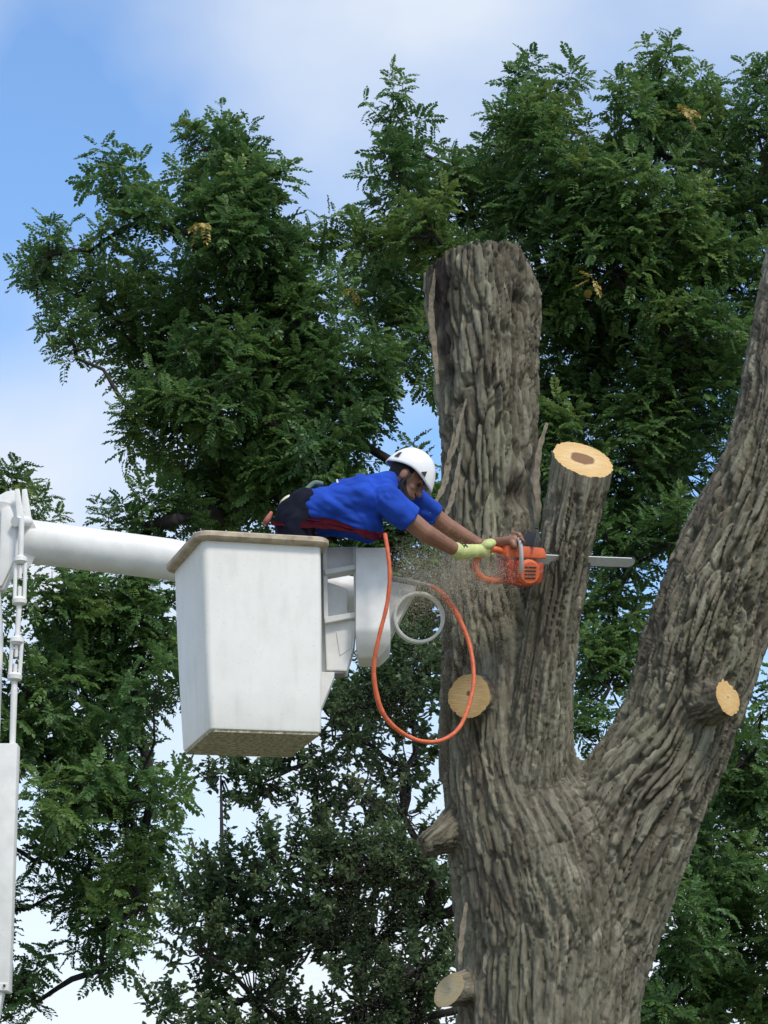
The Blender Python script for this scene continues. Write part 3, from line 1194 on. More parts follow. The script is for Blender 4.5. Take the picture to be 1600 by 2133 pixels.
src_ = pb_.inputs['Base Color'].links[0].from_socket
for k_, r_ in enumerate((rz_, rs_)):
    mm_ = nt_.nodes.new('ShaderNodeMix')
    mm_.data_type = 'RGBA'
    mm_.blend_type = 'MULTIPLY'
    mm_.inputs['Factor'].default_value = .38
    nt_.links.new(src_, mm_.inputs['A'])
    nt_.links.new(r_.outputs['Color'], mm_.inputs['B'])
    src_ = mm_.outputs['Result']
nt_.links.new(src_, pb_.inputs['Base Color'])
M_gel2 = plain('white_enamel', (0.78, 0.78, 0.76), .42, .14, 9, .03, bscale=60, detail=8)
M_rim = plain('beige_rim', (0.52, 0.43, 0.31), .6, .3, 14, .1, c2=(0.30, 0.24, 0.17))
M_under = plain('dirty_underside', (0.58, 0.53, 0.40), .95, .5, 46, .5, c2=(0.20, 0.18, 0.12), bscale=90)
M_steel = plain('galvanised_rod', (0.55, 0.57, 0.57), .4, .2, 30, .04, metal=.3)
M_dirty = plain('dusty_sheave', (0.34, 0.32, 0.28), .85, .5, 26, .4, c2=(0.09, 0.085, 0.08), mix_lo=.42, mix_hi=.58)
M_grey = plain('grey_metal', (0.33, 0.32, 0.33), .55, .25, 22, .05, metal=.2)
M_dark = plain('black_rubber', (0.025, 0.025, 0.028), .6, .3, 20)

lift_base = at(-70, 2133, 15.0)
lift = empty('aerial_lift', (lift_base.x - .25, 15.0, 0), 'white bucket truck boom with tall square work bucket and ring at its tip', 'lift')
BM = (Matrix.Translation((-.71, 14.0, CAM_Z + 3.04)) @ Matrix.Rotation(R(18.3), 4, 'Z') @ Matrix.Rotation(R(-2.1), 4, 'Y') @ Matrix.Rotation(R(-.8), 4, 'X'))
BW, BD, BH, BT = .666, .637, 1.048, .025


def rrect(hx, hy, r, n=5):
    out = []
    for cx, cy, a0 in ((hx - r, hy - r, 0), (-hx + r, hy - r, 90), (-hx + r, -hy + r, 180), (hx - r, -hy + r, 270)):
        for k in range(n + 1):
            a = R(a0 + 90 * k / n)
            out.append((cx + r * math.cos(a), cy + r * math.sin(a)))
    return out


def loft(name, rings, M, close=False, cap0=False, cap1=False):
    """rings: list of (outline list of xy, z)"""
    n = len(rings[0][0])
    V, F = [], []
    for o, z in rings:
        V += [tuple(M @ Vector((x, y, z))) for x, y in o]
    m_ = len(rings)
    for i in range(m_ - 1 + (1 if close else 0)):
        for k in range(n):
            a_, b_ = i * n + k, i * n + (k + 1) % n
            c_, d_ = ((i + 1) % m_) * n + (k + 1) % n, ((i + 1) % m_) * n + k
            F.append((a_, b_, c_, d_))
    if cap0:
        F.append(tuple(range(n))[::-1])
    if cap1:
        F.append(tuple((m_ - 1) * n + k for k in range(n)))
    me_ = bpy.data.meshes.new(name)
    me_.from_pydata(V, [], F)
    me_.update()
    b_ = bmesh.new()
    b_.from_mesh(me_)
    bmesh.ops.recalc_face_normals(b_, faces=b_.faces[:])
    b_.to_mesh(me_)
    b_.free()
    return me_


def auto_smooth(o, ang=35):
    me_ = o.data
    me_.polygons.foreach_set('use_smooth', [True] * len(me_.polygons))
    me_.set_sharp_from_angle(angle=R(ang))
    return o


hx0, hy0, hx1, hy1 = BW / 2 - BT, BD / 2 - BT, BW / 2, BD / 2
rings = []
rings.append((rrect(hx0 - .012, hy0 - .012, .022), 0.0))
rings.append((rrect(hx0 - .003, hy0 - .003, .028), 0.004))
rings.append((rrect(hx0, hy0, .03), 0.014))
for k in range(1, 6):
    s = k / 5
    sw = .004 * math.sin(math.pi * s)
    rings.append((rrect(hx0 + (hx1 - hx0) * s + sw, hy0 + (hy1 - hy0) * s + sw, .03 + .006 * s), .014 + (BH - .02) * s))
rings.append((rrect(hx1 - .012, hy1 - .012, .03), BH - .006))
for k in range(5, -1, -1):
    s = k / 5
    rings.append((rrect(hx0 - .012 + (hx1 - hx0) * s, hy0 - .012 + (hy1 - hy0) * s, .03), .03 + (BH - .05) * s))
bucket = auto_smooth(part('bucket', loft('bucket', rings, BM, cap0=False, cap1=True), M_gel, lift))


def local_part(name, me_, mat, parent_part):
    """sub-part: same offset chain as its parent part"""
    o = link(name, me_, mat)
    o.parent = parent_part
    return o


o = local_part('underside', loft('underside', [(rrect(hx0 - .011, hy0 - .011, .022), -.012), (rrect(hx0 - .011, hy0 - .011, .022), 0.003)], BM, cap0=True, cap1=True), M_under, bucket)
o['label'] = 'dirty brown underside'
# rim flange
prof = [(.0, BH - .030), (.038, BH - .022), (.046, BH - .012), (.046, BH + .010), (.036, BH + .018), (-.006, BH + .020), (-.016, BH + .010), (-.010, BH - .028)]
rr = [(rrect(hx1 + d, hy1 + d, .045 + max(0, d) * .8, 6), z) for d, z in prof]
auto_smooth(local_part('rim', loft('rim', rr, BM, close=True), M_rim, bucket))
local_part('inner_step', box_mesh('inner_step', (.50, .48, .30), BM @ Matrix.Translation((0, 0, .19)), .01), M_gel, bucket)

# side bracket with climbing pockets, right of the bucket
brk = part('step_bracket', hull_mesh('step_bracket', px_slab([(676, 1298), (742, 1290), (738, 1345), (722, 1398), (680, 1396)], 14.20, 14.34), .008), M_gel2, lift)
bits = [('panel', [(675, 1140), (742, 1138), (742, 1184), (677, 1190)], 14.24, 14.30),
        ('stile', [(672, 1136), (681, 1136), (684, 1300), (675, 1300)], 14.19, 14.31),
        ('rung', [(676, 1186), (742, 1175), (742, 1185), (677, 1197)], 14.17, 14.28),
        ('rung', [(677, 1285), (748, 1273), (748, 1284), (677, 1298)], 14.16, 14.28),
        ('panel', [(682, 1212), (724, 1226), (723, 1282), (683, 1290)], 14.27, 14.31),
        ('stile', [(735, 1138), (746, 1138), (750, 1300), (739, 1300)], 14.21, 14.33)]
bits.append(('mount_plate', [(650, 1132), (678, 1134), (680, 1398), (650, 1402)], 14.25, 14.33))
for nm, pp, y0, y1 in bits:
    local_part(nm, hull_mesh(nm, px_slab(pp, y0, y1), .004), M_gel2, brk)
local_part('pocket_recess', hull_mesh('pocket_recess', px_slab([(700, 1316), (734, 1312), (732, 1350), (708, 1366)], 14.195, 14.22), .003), M_gel2, brk)
local_part('bottom_pad', hull_mesh('bottom_pad', px_slab([(680, 1394), (722, 1394), (716, 1403), (688, 1403)], 14.21, 14.30), .003), M_grey, brk)
part('gusset', hull_mesh('gusset', px_slab([(640, 1398), (697, 1400), (695, 1412), (668, 1478), (640, 1480)], 14.16, 14.24), .004), M_gel2, lift)
# moulded cover over the rotator
cv = []
for (pxs, py, y) in [((740, 806), 1139, 14.12), ((740, 814), 1312, 14.09), ((742, 812), 1345, 14.13), ((746, 790), 1371, 14.18)]:
    for px in pxs:
        a_ = at(px, py, y)
        cv += [a_, Vector((a_.x, 14.40, a_.z))]
cover = auto_smooth(part('rotator_cover', hull_mesh('rotator_cover', cv, .018), M_gel2, lift))
# upper boom: tapered fibreglass tube passing behind the bucket
p0, p1, p2 = at(30, 1124, 14.62), at(350, 1165, 14.64), at(792, 1250, 14.66)
tube = tubes_mesh('upper_boom', [([p0, p0.lerp(p1, .5), p1, p1.lerp(p2, .5), p2], [.124, .122, .120, .112, .100])], 32)
boom = auto_smooth(part('upper_boom', tube, M_gel2, lift))
col_ = tubes_mesh('collar', [([p0.lerp(p1, .02), p0.lerp(p1, .30)], [.1265, .1245])], 32)
auto_smooth(local_part('collar', col_, M_gel2, boom))
# boom tip: cast arm and round sheave housing
tipc = at(872, 1287, 14.50)
tr = 54 * mpp(tipc)
tip = auto_smooth(part('boom_tip', hull_mesh('boom_tip', px_slab([(795, 1206), (868, 1220), (862, 1236), (838, 1252), (824, 1275), (822, 1305), (812, 1330), (790, 1310)], 14.50, 14.60), .01), M_gel2, lift))


def disc_ring(name, c, axis, r0, r1, y0, y1, n=40):
    """ring with rectangular section, axis pointing to the viewer"""
    t = Vector(axis).normalized()
    u = Vector((0, 0, 1)).cross(t).normalized()
    v = t.cross(u)
    V, F = [], []
    for k in range(n):
        a_ = 2 * math.pi * k / n
        d = u * math.cos(a_) + v * math.sin(a_)
        V += [c + d * r0 + t * y0, c + d * r1 + t * y0, c + d * r1 + t * y1, c + d * r0 + t * y1]
    for k in range(n):
        a_, b_ = 4 * k, 4 * ((k + 1) % n)
        for q in range(4):
            F.append((a_ + q, a_ + (q + 1) % 4, b_ + (q + 1) % 4, b_ + q))
    me_ = bpy.data.meshes.new(name)
    me_.from_pydata([tuple(x) for x in V], [], F)
    b_ = bmesh.new()
    b_.from_mesh(me_)
    bmesh.ops.bevel(b_, geom=[e for e in b_.edges], offset=.003, segments=1, affect='EDGES')
    bmesh.ops.recalc_face_normals(b_, faces=b_.faces[:])
    b_.to_mesh(me_)
    b_.free()
    return me_


AX = Vector((.10, -1, -.12)).normalized()
auto_smooth(local_part('sheave_ring', disc_ring('sheave_ring', tipc, AX, tr * .885, tr, -.035, .035), M_gel2, tip))
pts = [at(812, 1204, 14.46), at(850, 1209, 14.45), at(900, 1221, 14.46)]
auto_smooth(local_part('hose_guard', tubes_mesh('hose_guard', [(pts, [.013, .013, .012])], 10), M_grey, tip))
# elbow at the left edge
elb = auto_smooth(part('elbow', hull_mesh('elbow', px_slab([(-60, 1060), (2, 1030), (14, 1022), (34, 1021), (44, 1075), (36, 1165), (8, 1228), (-60, 1240)], 14.46, 14.54), .012), M_gel2, lift))
for y0, y1 in ((14.40, 14.425), (14.475, 14.50)):
    dx = 0 if y0 < 14.45 else 17
    auto_smooth(local_part('clevis_plate', hull_mesh('clevis_plate', px_slab([(30 + dx * .9, 1019), (40 + dx * .9, 1017), (50 + dx * .9, 1078), (44 + dx * .6, 1096), (36 + dx * .6, 1092)], y0, y1), .006), M_gel2, elb))
auto_smooth(local_part('clevis_pin', tubes_mesh('clevis_pin', [([at(32, 1086, 14.38), at(58, 1086, 14.50)], [.030, .030])], 14), M_gel2, elb))
local_part('slot', hull_mesh('slot', px_slab([(5, 1143), (12, 1118), (17, 1118), (14, 1146)], 14.455, 14.47), 0), M_dark, elb)
auto_smooth(local_part('elbow_drum', tubes_mesh('elbow_drum', [([at(-5, 1128, 14.50), at(-5, 1128, 14.95)], [.23, .23])], 32), M_gel2, elb))
auto_smooth(local_part('edge_flange', hull_mesh('edge_flange', px_slab([(2, 1060), (20, 1052), (34, 1080), (30, 1165), (4, 1220), (-4, 1222)], 14.43, 14.47), .012), M_gel2, elb))
# levelling rod with two turnbuckles
yr = 14.36
line = [at(45, 1084, yr), at(41, 1250, yr), at(30, 1420, yr), at(26, 1552, yr)]


def on_line(py):
    for a_, b_, ya, yb in ((line[0], line[1], 1084, 1250), (line[1], line[2], 1250, 1420), (line[2], line[3], 1420, 1552)):
        if py <= yb:
            return a_.lerp(b_, (py - ya) / (yb - ya))
    return line[-1]


rod = auto_smooth(part('levelling_rod', tubes_mesh('levelling_rod', [([on_line(1436), on_line(1560)], [.019, .017])], 14), M_gel2, lift))
for ya, yb, rr_ in ((1080, 1168, .016), (1245, 1335, .015), (1405, 1440, .017)):
    auto_smooth(local_part('rod_section', tubes_mesh('rod_section', [([on_line(ya), on_line(yb)], [rr_, rr_])], 14), M_gel2, rod))
for ya, yb in ((1158, 1262), (1326, 1420)):
    A, B = on_line(ya), on_line(yb)
    d = (B - A).normalized()
    sx = Vector((1, 0, 0)) - d * d.x
    sx.normalize()
    A2, B2 = A.lerp(B, .08), A.lerp(B, .92)
    tb = [([A2 + sx * .027, B2 + sx * .027], [.0115, .0115]), ([A2 - sx * .027, B2 - sx * .027], [.0115, .0115])]
    h = .006
    tbm = tubes_mesh('turnbuckle', tb + [([A, A + d * .012, A + d * .035, A + d * .05], [.020, .038, .040, .024]), ([B - d * .05, B - d * .035, B - d * .012, B], [.024, .042, .040, .020]),
                                         ([A.lerp(B, .2), A.lerp(B, .46)], [.010, .010]), ([A.lerp(B, .62), A.lerp(B, .9)], [.012, .012])], 14)
    auto_smooth(local_part('turnbuckle', tbm, M_gel2, rod))
# telescoping square tube below the rod
c0, c1 = at(8, 1552, 14.36), at(-10, 2068, 14.40)


def beam(name, a_, b_, w, dpt, bev=.008):
    d = b_ - a_
    q = d.to_track_quat('Z', 'Y')
    M_ = Matrix.Translation((a_ + b_) / 2) @ q.to_matrix().to_4x4()
    # keep the beam square to the viewer
    z = d.normalized()
    x = Vector((1, 0, 0)) - z * z.x
    x.normalize()
    y = z.cross(x)
    M_ = Matrix.Translation((a_ + b_) / 2) @ Matrix((x, y, z)).transposed().to_4x4()
    return box_mesh(name, (w, dpt, d.length), M_, bev)


sq = auto_smooth(part('levelling_tube', beam('levelling_tube', c0, c1, .165, .12), M_gel2, lift))
c2, c3 = at(-22, 2060, 14.40), at(-30, 2300, 14.43)
auto_smooth(local_part('lower_tube', beam('lower_tube', c2, Vector((c2.x - .35, c2.y + .1, 1.35)), .165, .10), M_gel2, sq))
local_part('tube_clamp', beam('tube_clamp', at(-14, 2050, 14.40), at(-15, 2066, 14.40), .18, .13, .004), M_gel2, sq)
local_part('bolt', box_mesh('bolt', (.012, .012, .012), Matrix.Translation(at(9, 2053, 14.33)), .002), M_dark, sq)
auto_smooth(part('hydraulic_line', tubes_mesh('hydraulic_line', [([at(-4, 1225, 14.5), at(2, 1330, 14.48), at(-6, 1550, 14.45), at(-30, 1800, 14.5)], [.014] * 4)], 10), M_gel2, lift))
# lower boom, turret and truck deck (below and beside the frame)
lb0 = at(-75, 1120, 14.95)
lb1 = Vector((lift.location.x, 15.0, 1.5))
auto_smooth(part('lower_boom', beam('lower_boom', lb0, lb1, .30, .26, .02), M_gel2, lift))
part('turret', tubes_mesh('turret', [([(lb1.x, 15.0, .95), (lb1.x, 15.0, 1.2), (lb1.x, 15.0, 1.75)], [.45, .40, .30])], 24), M_gel2, lift, True)
part('truck_deck', box_mesh('truck_deck', (3.6, 2.2, .25), Matrix.Translation((lb1.x - 1.0, 15.0, .83)), .03), M_grey, lift)
for sx in (-2.2, .3):
    for sy in (-.95, .95):
        w_ = part('wheel', disc_ring('wheel', Vector((lb1.x + sx, 15 + sy, .48)), (0, -1, 0), .20, .48, -.14, .14, 28), M_dark, lift)
        local_part('hub', tubes_mesh('hub', [([(lb1.x + sx, 15 + sy - .10, .48), (lb1.x + sx, 15 + sy + .10, .48)], [.21, .21])], 20), M_gel2, w_)

# ------------------------------------------------------------------ the chainsaw
M_orange = plain('orange_plastic', (0.72, 0.14, 0.045), .45, .2, 20, .03)
M_orange2 = plain('dark_orange_plastic', (0.46, 0.055, 0.022), .5, .3, 24, .05)
M_bar = plain('bar_steel', (0.72, 0.74, 0.76), .4, .10, 40, 0, metal=.15)
M_chain = plain('chain_steel', (0.10, 0.10, 0.10), .5, .3, 60, 0, metal=.6)
M_handle = plain('pale_grey_handle', (0.52, 0.51, 0.50), .5, .15, 30)
sawc = at(1080, 1178, 14.42)
tipp = at(1322, 1172, 14.74)
fx = (tipp - at(1122, 1165, 14.47)).normalized()
fz = (Vector((0, -.34, 1)) - fx * Vector((0, -.34, 1)).dot(fx)).normalized()
fy = fz.cross(fx)
SM = Matrix.Translation(sawc) @ Matrix((fx, fy, fz)).transposed().to_4x4()
saw = empty('chainsaw', tuple(sawc), 'orange chainsaw held against the trunk, its bar through the small sawn stem', 'chainsaw')


def sw(*a_):
    return SM @ Vector(a_)


body = auto_smooth(part('body', hull_mesh('body', [sw(x, y, z) for x, y, z in [(-.10, -.075, -.10), (-.10, .07, -.10), (.115, -.08, -.09), (.115, .07, -.09), (.13, -.075, .02), (.13, .07, .02), (-.11, -.075, .04), (-.11, .07, .04), (.02, -.085, -.12), (.02, .07, -.12)]], .016), M_orange2, saw))
auto_smooth(local_part('starter_cover', tubes_mesh('starter_cover', [([sw(.02, -.085, -.035), sw(.02, -.105, -.035)], [.075, .06])], 20), M_orange, body))
for k in range(4):
    local_part('vent_slot', box_mesh('vent_slot', (.07, .006, .008), SM @ Matrix.Translation((.02, -.106, -.065 + .02 * k)), .001), M_dark, body)
auto_smooth(part('top_cover', hull_mesh('top_cover', [sw(x, y, z) for x, y, z in [(-.12, -.07, .045), (-.12, .065, .045), (.15, -.07, .045), (.15, .065, .045), (.13, -.06, .105), (.13, .055, .105), (-.10, -.06, .115), (-.10, .055, .115)]], .014), M_orange, saw))
rh = spline([tuple(sw(*p)) for p in [(-.10, 0, .075), (-.17, 0, .085), (-.245, 0, .055), (-.275, 0, -.01), (-.24, 0, -.07), (-.16, 0, -.09), (-.09, 0, -.085)]], 6)
auto_smooth(part('rear_handle', tubes_mesh('rear_handle', [([tuple(p) for p in rh], [.019] * len(rh))], 12), M_orange, saw))
fh = spline([tuple(sw(*p)) for p in [(-.03, -.085, -.06), (-.045, -.115, .03), (-.05, -.10, .13), (-.04, -.03, .165), (-.03, .05, .16), (-.02, .10, .10), (-.01, .095, -.03)]], 6)
auto_smooth(part('front_handle', tubes_mesh('front_handle', [([tuple(p) for p in fh], [.012] * len(fh))], 12), M_handle, saw))
auto_smooth(part('hand_guard', hull_mesh('hand_guard', [sw(x, y, z) for x, y, z in [(.04, -.09, .11), (.055, -.09, .11), (.04, .08, .11), (.055, .08, .11), (.075, -.06, .19), (.088, -.06, .19), (.075, .05, .19), (.088, .05, .19)]], .004), M_dark, saw))
# guide bar and chain, in the plane of the cut
bl = (tipp - sawc).dot(fx)
by_ = (tipp - sawc).dot(fy)
bz_ = (tipp - sawc).dot(fz)
bar_pts = []
n_ = 10
for k in range(n_ + 1):
    a_ = R(90 - 180 * k / n_)
    bar_pts.append((bl - .034 + .034 * math.cos(a_), .034 * math.sin(a_)))
bar_pts += [(.08, -.036), (.08, .036)]
# the blade lies nearly flat: turn it about its own length
roll = Matrix.Translation((0, by_, bz_)) @ Matrix.Rotation(R(40), 4, 'X')
bb = [SM @ roll @ Vector((x, s * .0028, z)) for x, z in bar_pts for s in (-1, 1)]
part('guide_bar', hull_mesh('guide_bar', bb, 0), M_bar, saw)
loop = [(x, z * 1.12) for x, z in bar_pts]
chain_me = tubes_mesh('chain', [([tuple(SM @ roll @ Vector((x + (.004 if z and x > bl - .04 else 0), 0, z))) for x, z in loop], [.0045] * len(loop))], 6)
part('chain', chain_me, M_chain, saw)
part('bumper_spike', hull_mesh('bumper_spike', [sw(.13, .03, -.04), sw(.13, .04, -.04), sw(.13, .03, .03), sw(.13, .04, .03), sw(.155, .035, -.03), sw(.155, .035, .02)], 0), M_chain, saw)

# ------------------------------------------------------------------ the worker
M_skin = plain('brown_skin', (0.29, 0.140, 0.088), .5, .22, 16, .05, bscale=120)
M_shirt = plain('blue_cotton', (0.022, 0.080, 0.50), .9, .28, 7, .15, bscale=70, spec=.15)
M_pants = plain('dark_navy_cloth', (0.013, 0.015, 0.028), .95, .4, 12, .15, bscale=80, spec=.1)
M_helmet = plain('white_helmet_shell', (0.82, 0.82, 0.83), .3, .04, 10)
M_hair = plain('black_beard', (0.014, 0.011, 0.010), .9, .4, 60, .4, bscale=200)
M_glove = plain('lime_glove', (0.60, 0.66, 0.26), .75, .25, 22, .1)
M_red = plain('red_harness_webbing', (0.060, 0.006, 0.012), .95, .35, 26, .1, spec=.08)
M_pouch = plain('cream_pouch', (0.74, 0.70, 0.52), .7, .12, 20)
M_green = plain('grey_green_strap', (0.13, 0.20, 0.16), .8, .3, 26)

Hc = at(845, 995, 14.05)
ff = Vector((.83, .04, -.56)).normalized()
uu = (Vector((.56, 0, .83)) - ff * Vector((.56, 0, .83)).dot(ff)).normalized()
ss = ff.cross(uu)                       # his right, towards the viewer


def hd(f, s, u):
    return Hc + ff * f + ss * s + uu * u


hipc = at(620, 1092, 14.10)
man = empty('person', (hipc.x, 14.1, BM.translation.z + .36), 'worker in blue shirt and white helmet leaning out of the bucket with a chainsaw', 'person')
sh_r, el_r, wr_r = at(804, 1042, 13.90), at(886, 1110, 13.98), at(956, 1150, 14.20)
sh_l, el_l, wr_l = at(862, 1042, 14.26), at(932, 1098, 14.36), at(1000, 1136, 14.44)
AXH = (ff, ss, uu)
sk = []
sk.append(ell_arrays(hd(0, 0, .01), AXH, (.100, .079, .103)))
sk.append(ell_arrays(hd(.045, 0, -.062), AXH, (.060, .060, .068)))
sk.append(cap_arrays(hd(.062, 0, -.10), hd(.03, 0, -.105), .030, .045))
sk.append(cap_arrays(hd(.100, 0, .006), hd(.118, 0, -.040), .010, .0165))            # nose
sk.append(cap_arrays(hd(.090, -.035, .020), hd(.090, .035, .020), .014, .014))       # brow
sk.append(cap_arrays(hd(.098, -.020, -.072), hd(.098, .020, -.072), .011, .011))     # lips
for s in (-1, 1):
    sk.append(ell_arrays(hd(-.008, s * .083, -.008), AXH, (.023, .012, .034)))          # ears
    sk.append(ell_arrays(hd(.062, s * .045, -.035), AXH, (.024, .020, .022)))           # cheeks
neck = at(806, 1014, 14.07)
sk.append(cap_arrays(hd(-.02, 0, -.05), neck, .060, .066))
chest, waist = at(756, 1043, 14.08), at(684, 1064, 14.09)
for s in (-.06, .06):
    yv = Vector((0, s, 0))
    sk.append(cap_arrays(chest + yv, waist + yv, .112, .080))
    sk.append(cap_arrays(waist + yv, hipc + yv, .080, .088))
sk.append(cap_arrays(sh_r, chest, .06, .09))
sk.append(cap_arrays(sh_l, chest, .06, .09))
sk.append(cap_arrays(sh_r, el_r, .060, .053))
sk.append(cap_arrays(el_r, wr_r, .054, .036))
sk.append(cap_arrays(sh_l, el_l, .058, .052))
sk.append(cap_arrays(el_l, wr_l, .053, .036))
foot_z = BM.translation.z + .345
leg_segs = []
for s in (-.09, .09):
    hj = hipc + Vector((-.02, s, -.02))
    kn = Vector((hj.x + .04, hj.y, foot_z + .50))
    an = Vector((hj.x - .03, hj.y, foot_z + .09))
    sk.append(cap_arrays(hj, kn, .088, .060))
    sk.append(cap_arrays(kn, an, .058, .042))
    sk.append(cap_arrays(an + Vector((-.03, 0, -.045)), an + Vector((.13, 0, -.055)), .040, .032))
    leg_segs.append((hj, kn, an))


def grip(c, axis, d, rh_, side):
    """hand closed round a handle: c centre on the handle, axis along it, d from the wrist towards it"""
    axis = axis.normalized()
    d = (d - axis * d.dot(axis)).normalized()
    n = axis.cross(d) * side
    out = []
    rr_ = rh_ + .009
    out.append(ell_arrays(c - d * (rr_ + .018), (axis, n, d), (.044, .030, .022), 12))
    for k, off in enumerate((-.033, -.011, .011, .032)):
        ln = (.86, 1.0, .96, .78)[k]
        prev = None
        for j in range(5):
            a_ = R(70 + 170 * ln * j / 4)
            q = c + axis * off + (-d * math.cos(a_) + n * math.sin(a_)) * rr_ * (1.25 if j == 0 else 1)
            if prev is not None:
                out.append(cap_arrays(prev, q, .0098 - .0006 * j, .0095 - .0006 * j, 8, 3))
            prev = q
    prev = None
    for j in range(4):
        a_ = R(-45 - 120 * j / 3)
        q = c + axis * (.050 - .010 * j) + (-d * math.cos(a_) + n * math.sin(a_)) * rr_ * (1.2 if j == 0 else 1)
        if prev is not None:
            out.append(cap_arrays(prev, q, .0118 - .001 * j, .0112 - .001 * j, 8, 3))
        prev = q
    return out


h_r = Vector(rh[8])
ax_r = Vector(rh[12]) - Vector(rh[5])
h_l = Vector(fh[14])
ax_l = Vector(fh[17]) - Vector(fh[11])
hand_r = grip(h_r, ax_r, h_r - wr_r, .019, -1)
hand_l = grip(h_l, ax_l, h_l - wr_l, .012, 1)
pr = h_r - (h_r - wr_r).normalized() * .03
pl = h_l - (h_l - wr_l).normalized() * .03
sk.append(cap_arrays(wr_r, pr, .034, .028))
sk.append(cap_arrays(wr_l, pl, .034, .028))
sk += hand_l + hand_r
body_me = remesh('body', sk, .0052, 3, .5)
bodyo = part('body', body_me, M_skin, man, True)


def cloth(name, shells_, mat, voxel=.009, it=5, amp=.012, fr=9.0, seed=3, direction=None):
    me_ = remesh(name, shells_, voxel, it)
    V_, N_ = get_np(me_)
    q = V_.copy()
    if direction is not None:
        d = np.array(direction, float)
        d /= np.linalg.norm(d)
        q = q - np.outer(q @ d, d) * .55
    f = fbm(q * fr, 3, seed)
    f = np.abs(f) * 2 - .45
    me_.vertices.foreach_set('co', (V_ + N_ * (amp * f)[:, None]).astype(np.float32).ravel())
    me_.update()
    return me_


sp_dir = (chest - waist)
shl = []
hem = at(634, 1068, 14.09)
for s in (-.062, .062):
    yv = Vector((0, s, 0))
    shl.append(cap_arrays(chest + yv, waist + yv, .136, .122))
    shl.append(tube_arrays([hem + yv, waist + yv], [.118, .124], 16))
    shl.append(cap_arrays(chest + yv + Vector((0, 0, .01)), neck + yv * .4, .120, .080))
    shl.append(cap_arrays(at(700, 1082, 14.08) + yv, at(765, 1094, 14.08) + yv, .080, .090))
for sh, el in ((sh_r, el_r), (sh_l, el_l)):
    shl.append(cap_arrays(sh, chest, .078, .11))
    e = sh.lerp(el, .62)
    shl.append(tube_arrays([sh - (el - sh) * .15, sh, sh.lerp(el, .35), e], [.074, .086, .086, .083], 18))
    shl.append(cap_arrays(sh, neck, .075, .070))
shirt = part('shirt', cloth('shirt', shl, M_shirt, amp=.024, fr=9.0, direction=(.9, 0, -.5)), M_shirt, man, True)
mk = at(703, 1003, 13.98)
local_part('print_mark', box_mesh('print_mark', (.010, .004, .026), Matrix.Translation(mk) @ Matrix.Rotation(R(-15), 4, 'Y'), .001), M_helmet, shirt)
pl_ = []
for s in (-.07, .07):
    yv = Vector((0, s, 0))
    pl_.append(cap_arrays(hipc + yv + Vector((-.005, 0, 0)), hem.lerp(hipc, -.25) + yv, .128, .108))
for hj, kn, an in leg_segs:
    pl_.append(cap_arrays(hj, kn, .108, .080))
    pl_.append(tube_arrays([kn, kn.lerp(an, .5), an], [.078, .070, .062], 16))
trousers = part('trousers', cloth('trousers', pl_, M_pants, amp=.014, seed=8), M_pants, man, True)
for hj, kn, an in leg_segs:
    bt = [cap_arrays(an + Vector((-.035, 0, -.040)), an + Vector((.14, 0, -.050)), .052, .042), cap_arrays(an + Vector((0, 0, .08)), an + Vector((0, 0, -.03)), .052, .052)]
    part('boot', remesh('boot', bt, .008, 3), M_dark, man, True)
# glove on the near hand
gl = hand_r + [cap_arrays(wr_r.lerp(el_r, .10), wr_r, .042, .041), cap_arrays(wr_r, pr, .041, .033)]
gm = remesh('glove', gl, .0052, 2, .5)
V_, N_ = get_np(gm)
gm.vertices.foreach_set('co', (V_ + N_ * .0035).astype(np.float32).ravel())
gm.update()
glove = part('glove', gm, M_glove, man, True)
# black H shaped print on the back of the glove cuff
gd = (pr - wr_r).normalized()
gv = (Vector((-.02, -.85, .52)))
gv = (gv - gd * gv.dot(gd)).normalized()
gs = gd.cross(gv)
for (du, dv, lu, lv) in ((-.010, 0, .007, .034), (.012, 0, .007, .034), (.001, .002, .018, .008)):
    Mg = Matrix.Translation(wr_r.lerp(pr, .12) + gd * du + gs * dv + gv * .0448) @ Matrix((gd, gs, gv)).transposed().to_4x4()
    local_part('print_mark', box_mesh('print_mark', (lu, lv, .003), Mg, .0008), M_dark, glove)
# beard and short hair
hb = [cap_arrays(hd(.070, -.02, -.108), hd(.070, .02, -.108), .036, .036), cap_arrays(hd(.02, .050, -.075), hd(.062, .030, -.105), .030, .030), cap_arrays(hd(.02, -.050, -.075), hd(.062, -.030, -.105), .030, .030),
      cap_arrays(hd(.008, .068, -.03), hd(.02, .055, -.075), .016, .026), cap_arrays(hd(.008, -.068, -.03), hd(.02, -.055, -.075), .016, .026),
      cap_arrays(hd(.100, -.022, -.056), hd(.100, .022, -.056), .008, .008)]
part('beard', remesh('beard', hb, .006, 2), M_hair, man, True)
part('hair', remesh('hair', [ell_arrays(hd(-.012, 0, .018), AXH, (.096, .083, .100))], .008, 2), M_hair, man, True)
for s in (-1, 1):
    e_ = part('eye', tubes_mesh('eye', [([hd(.086, s * .033, -.002), hd(.094, s * .033, -.002)], [.013, .009])], 10), M_hair, man, True)


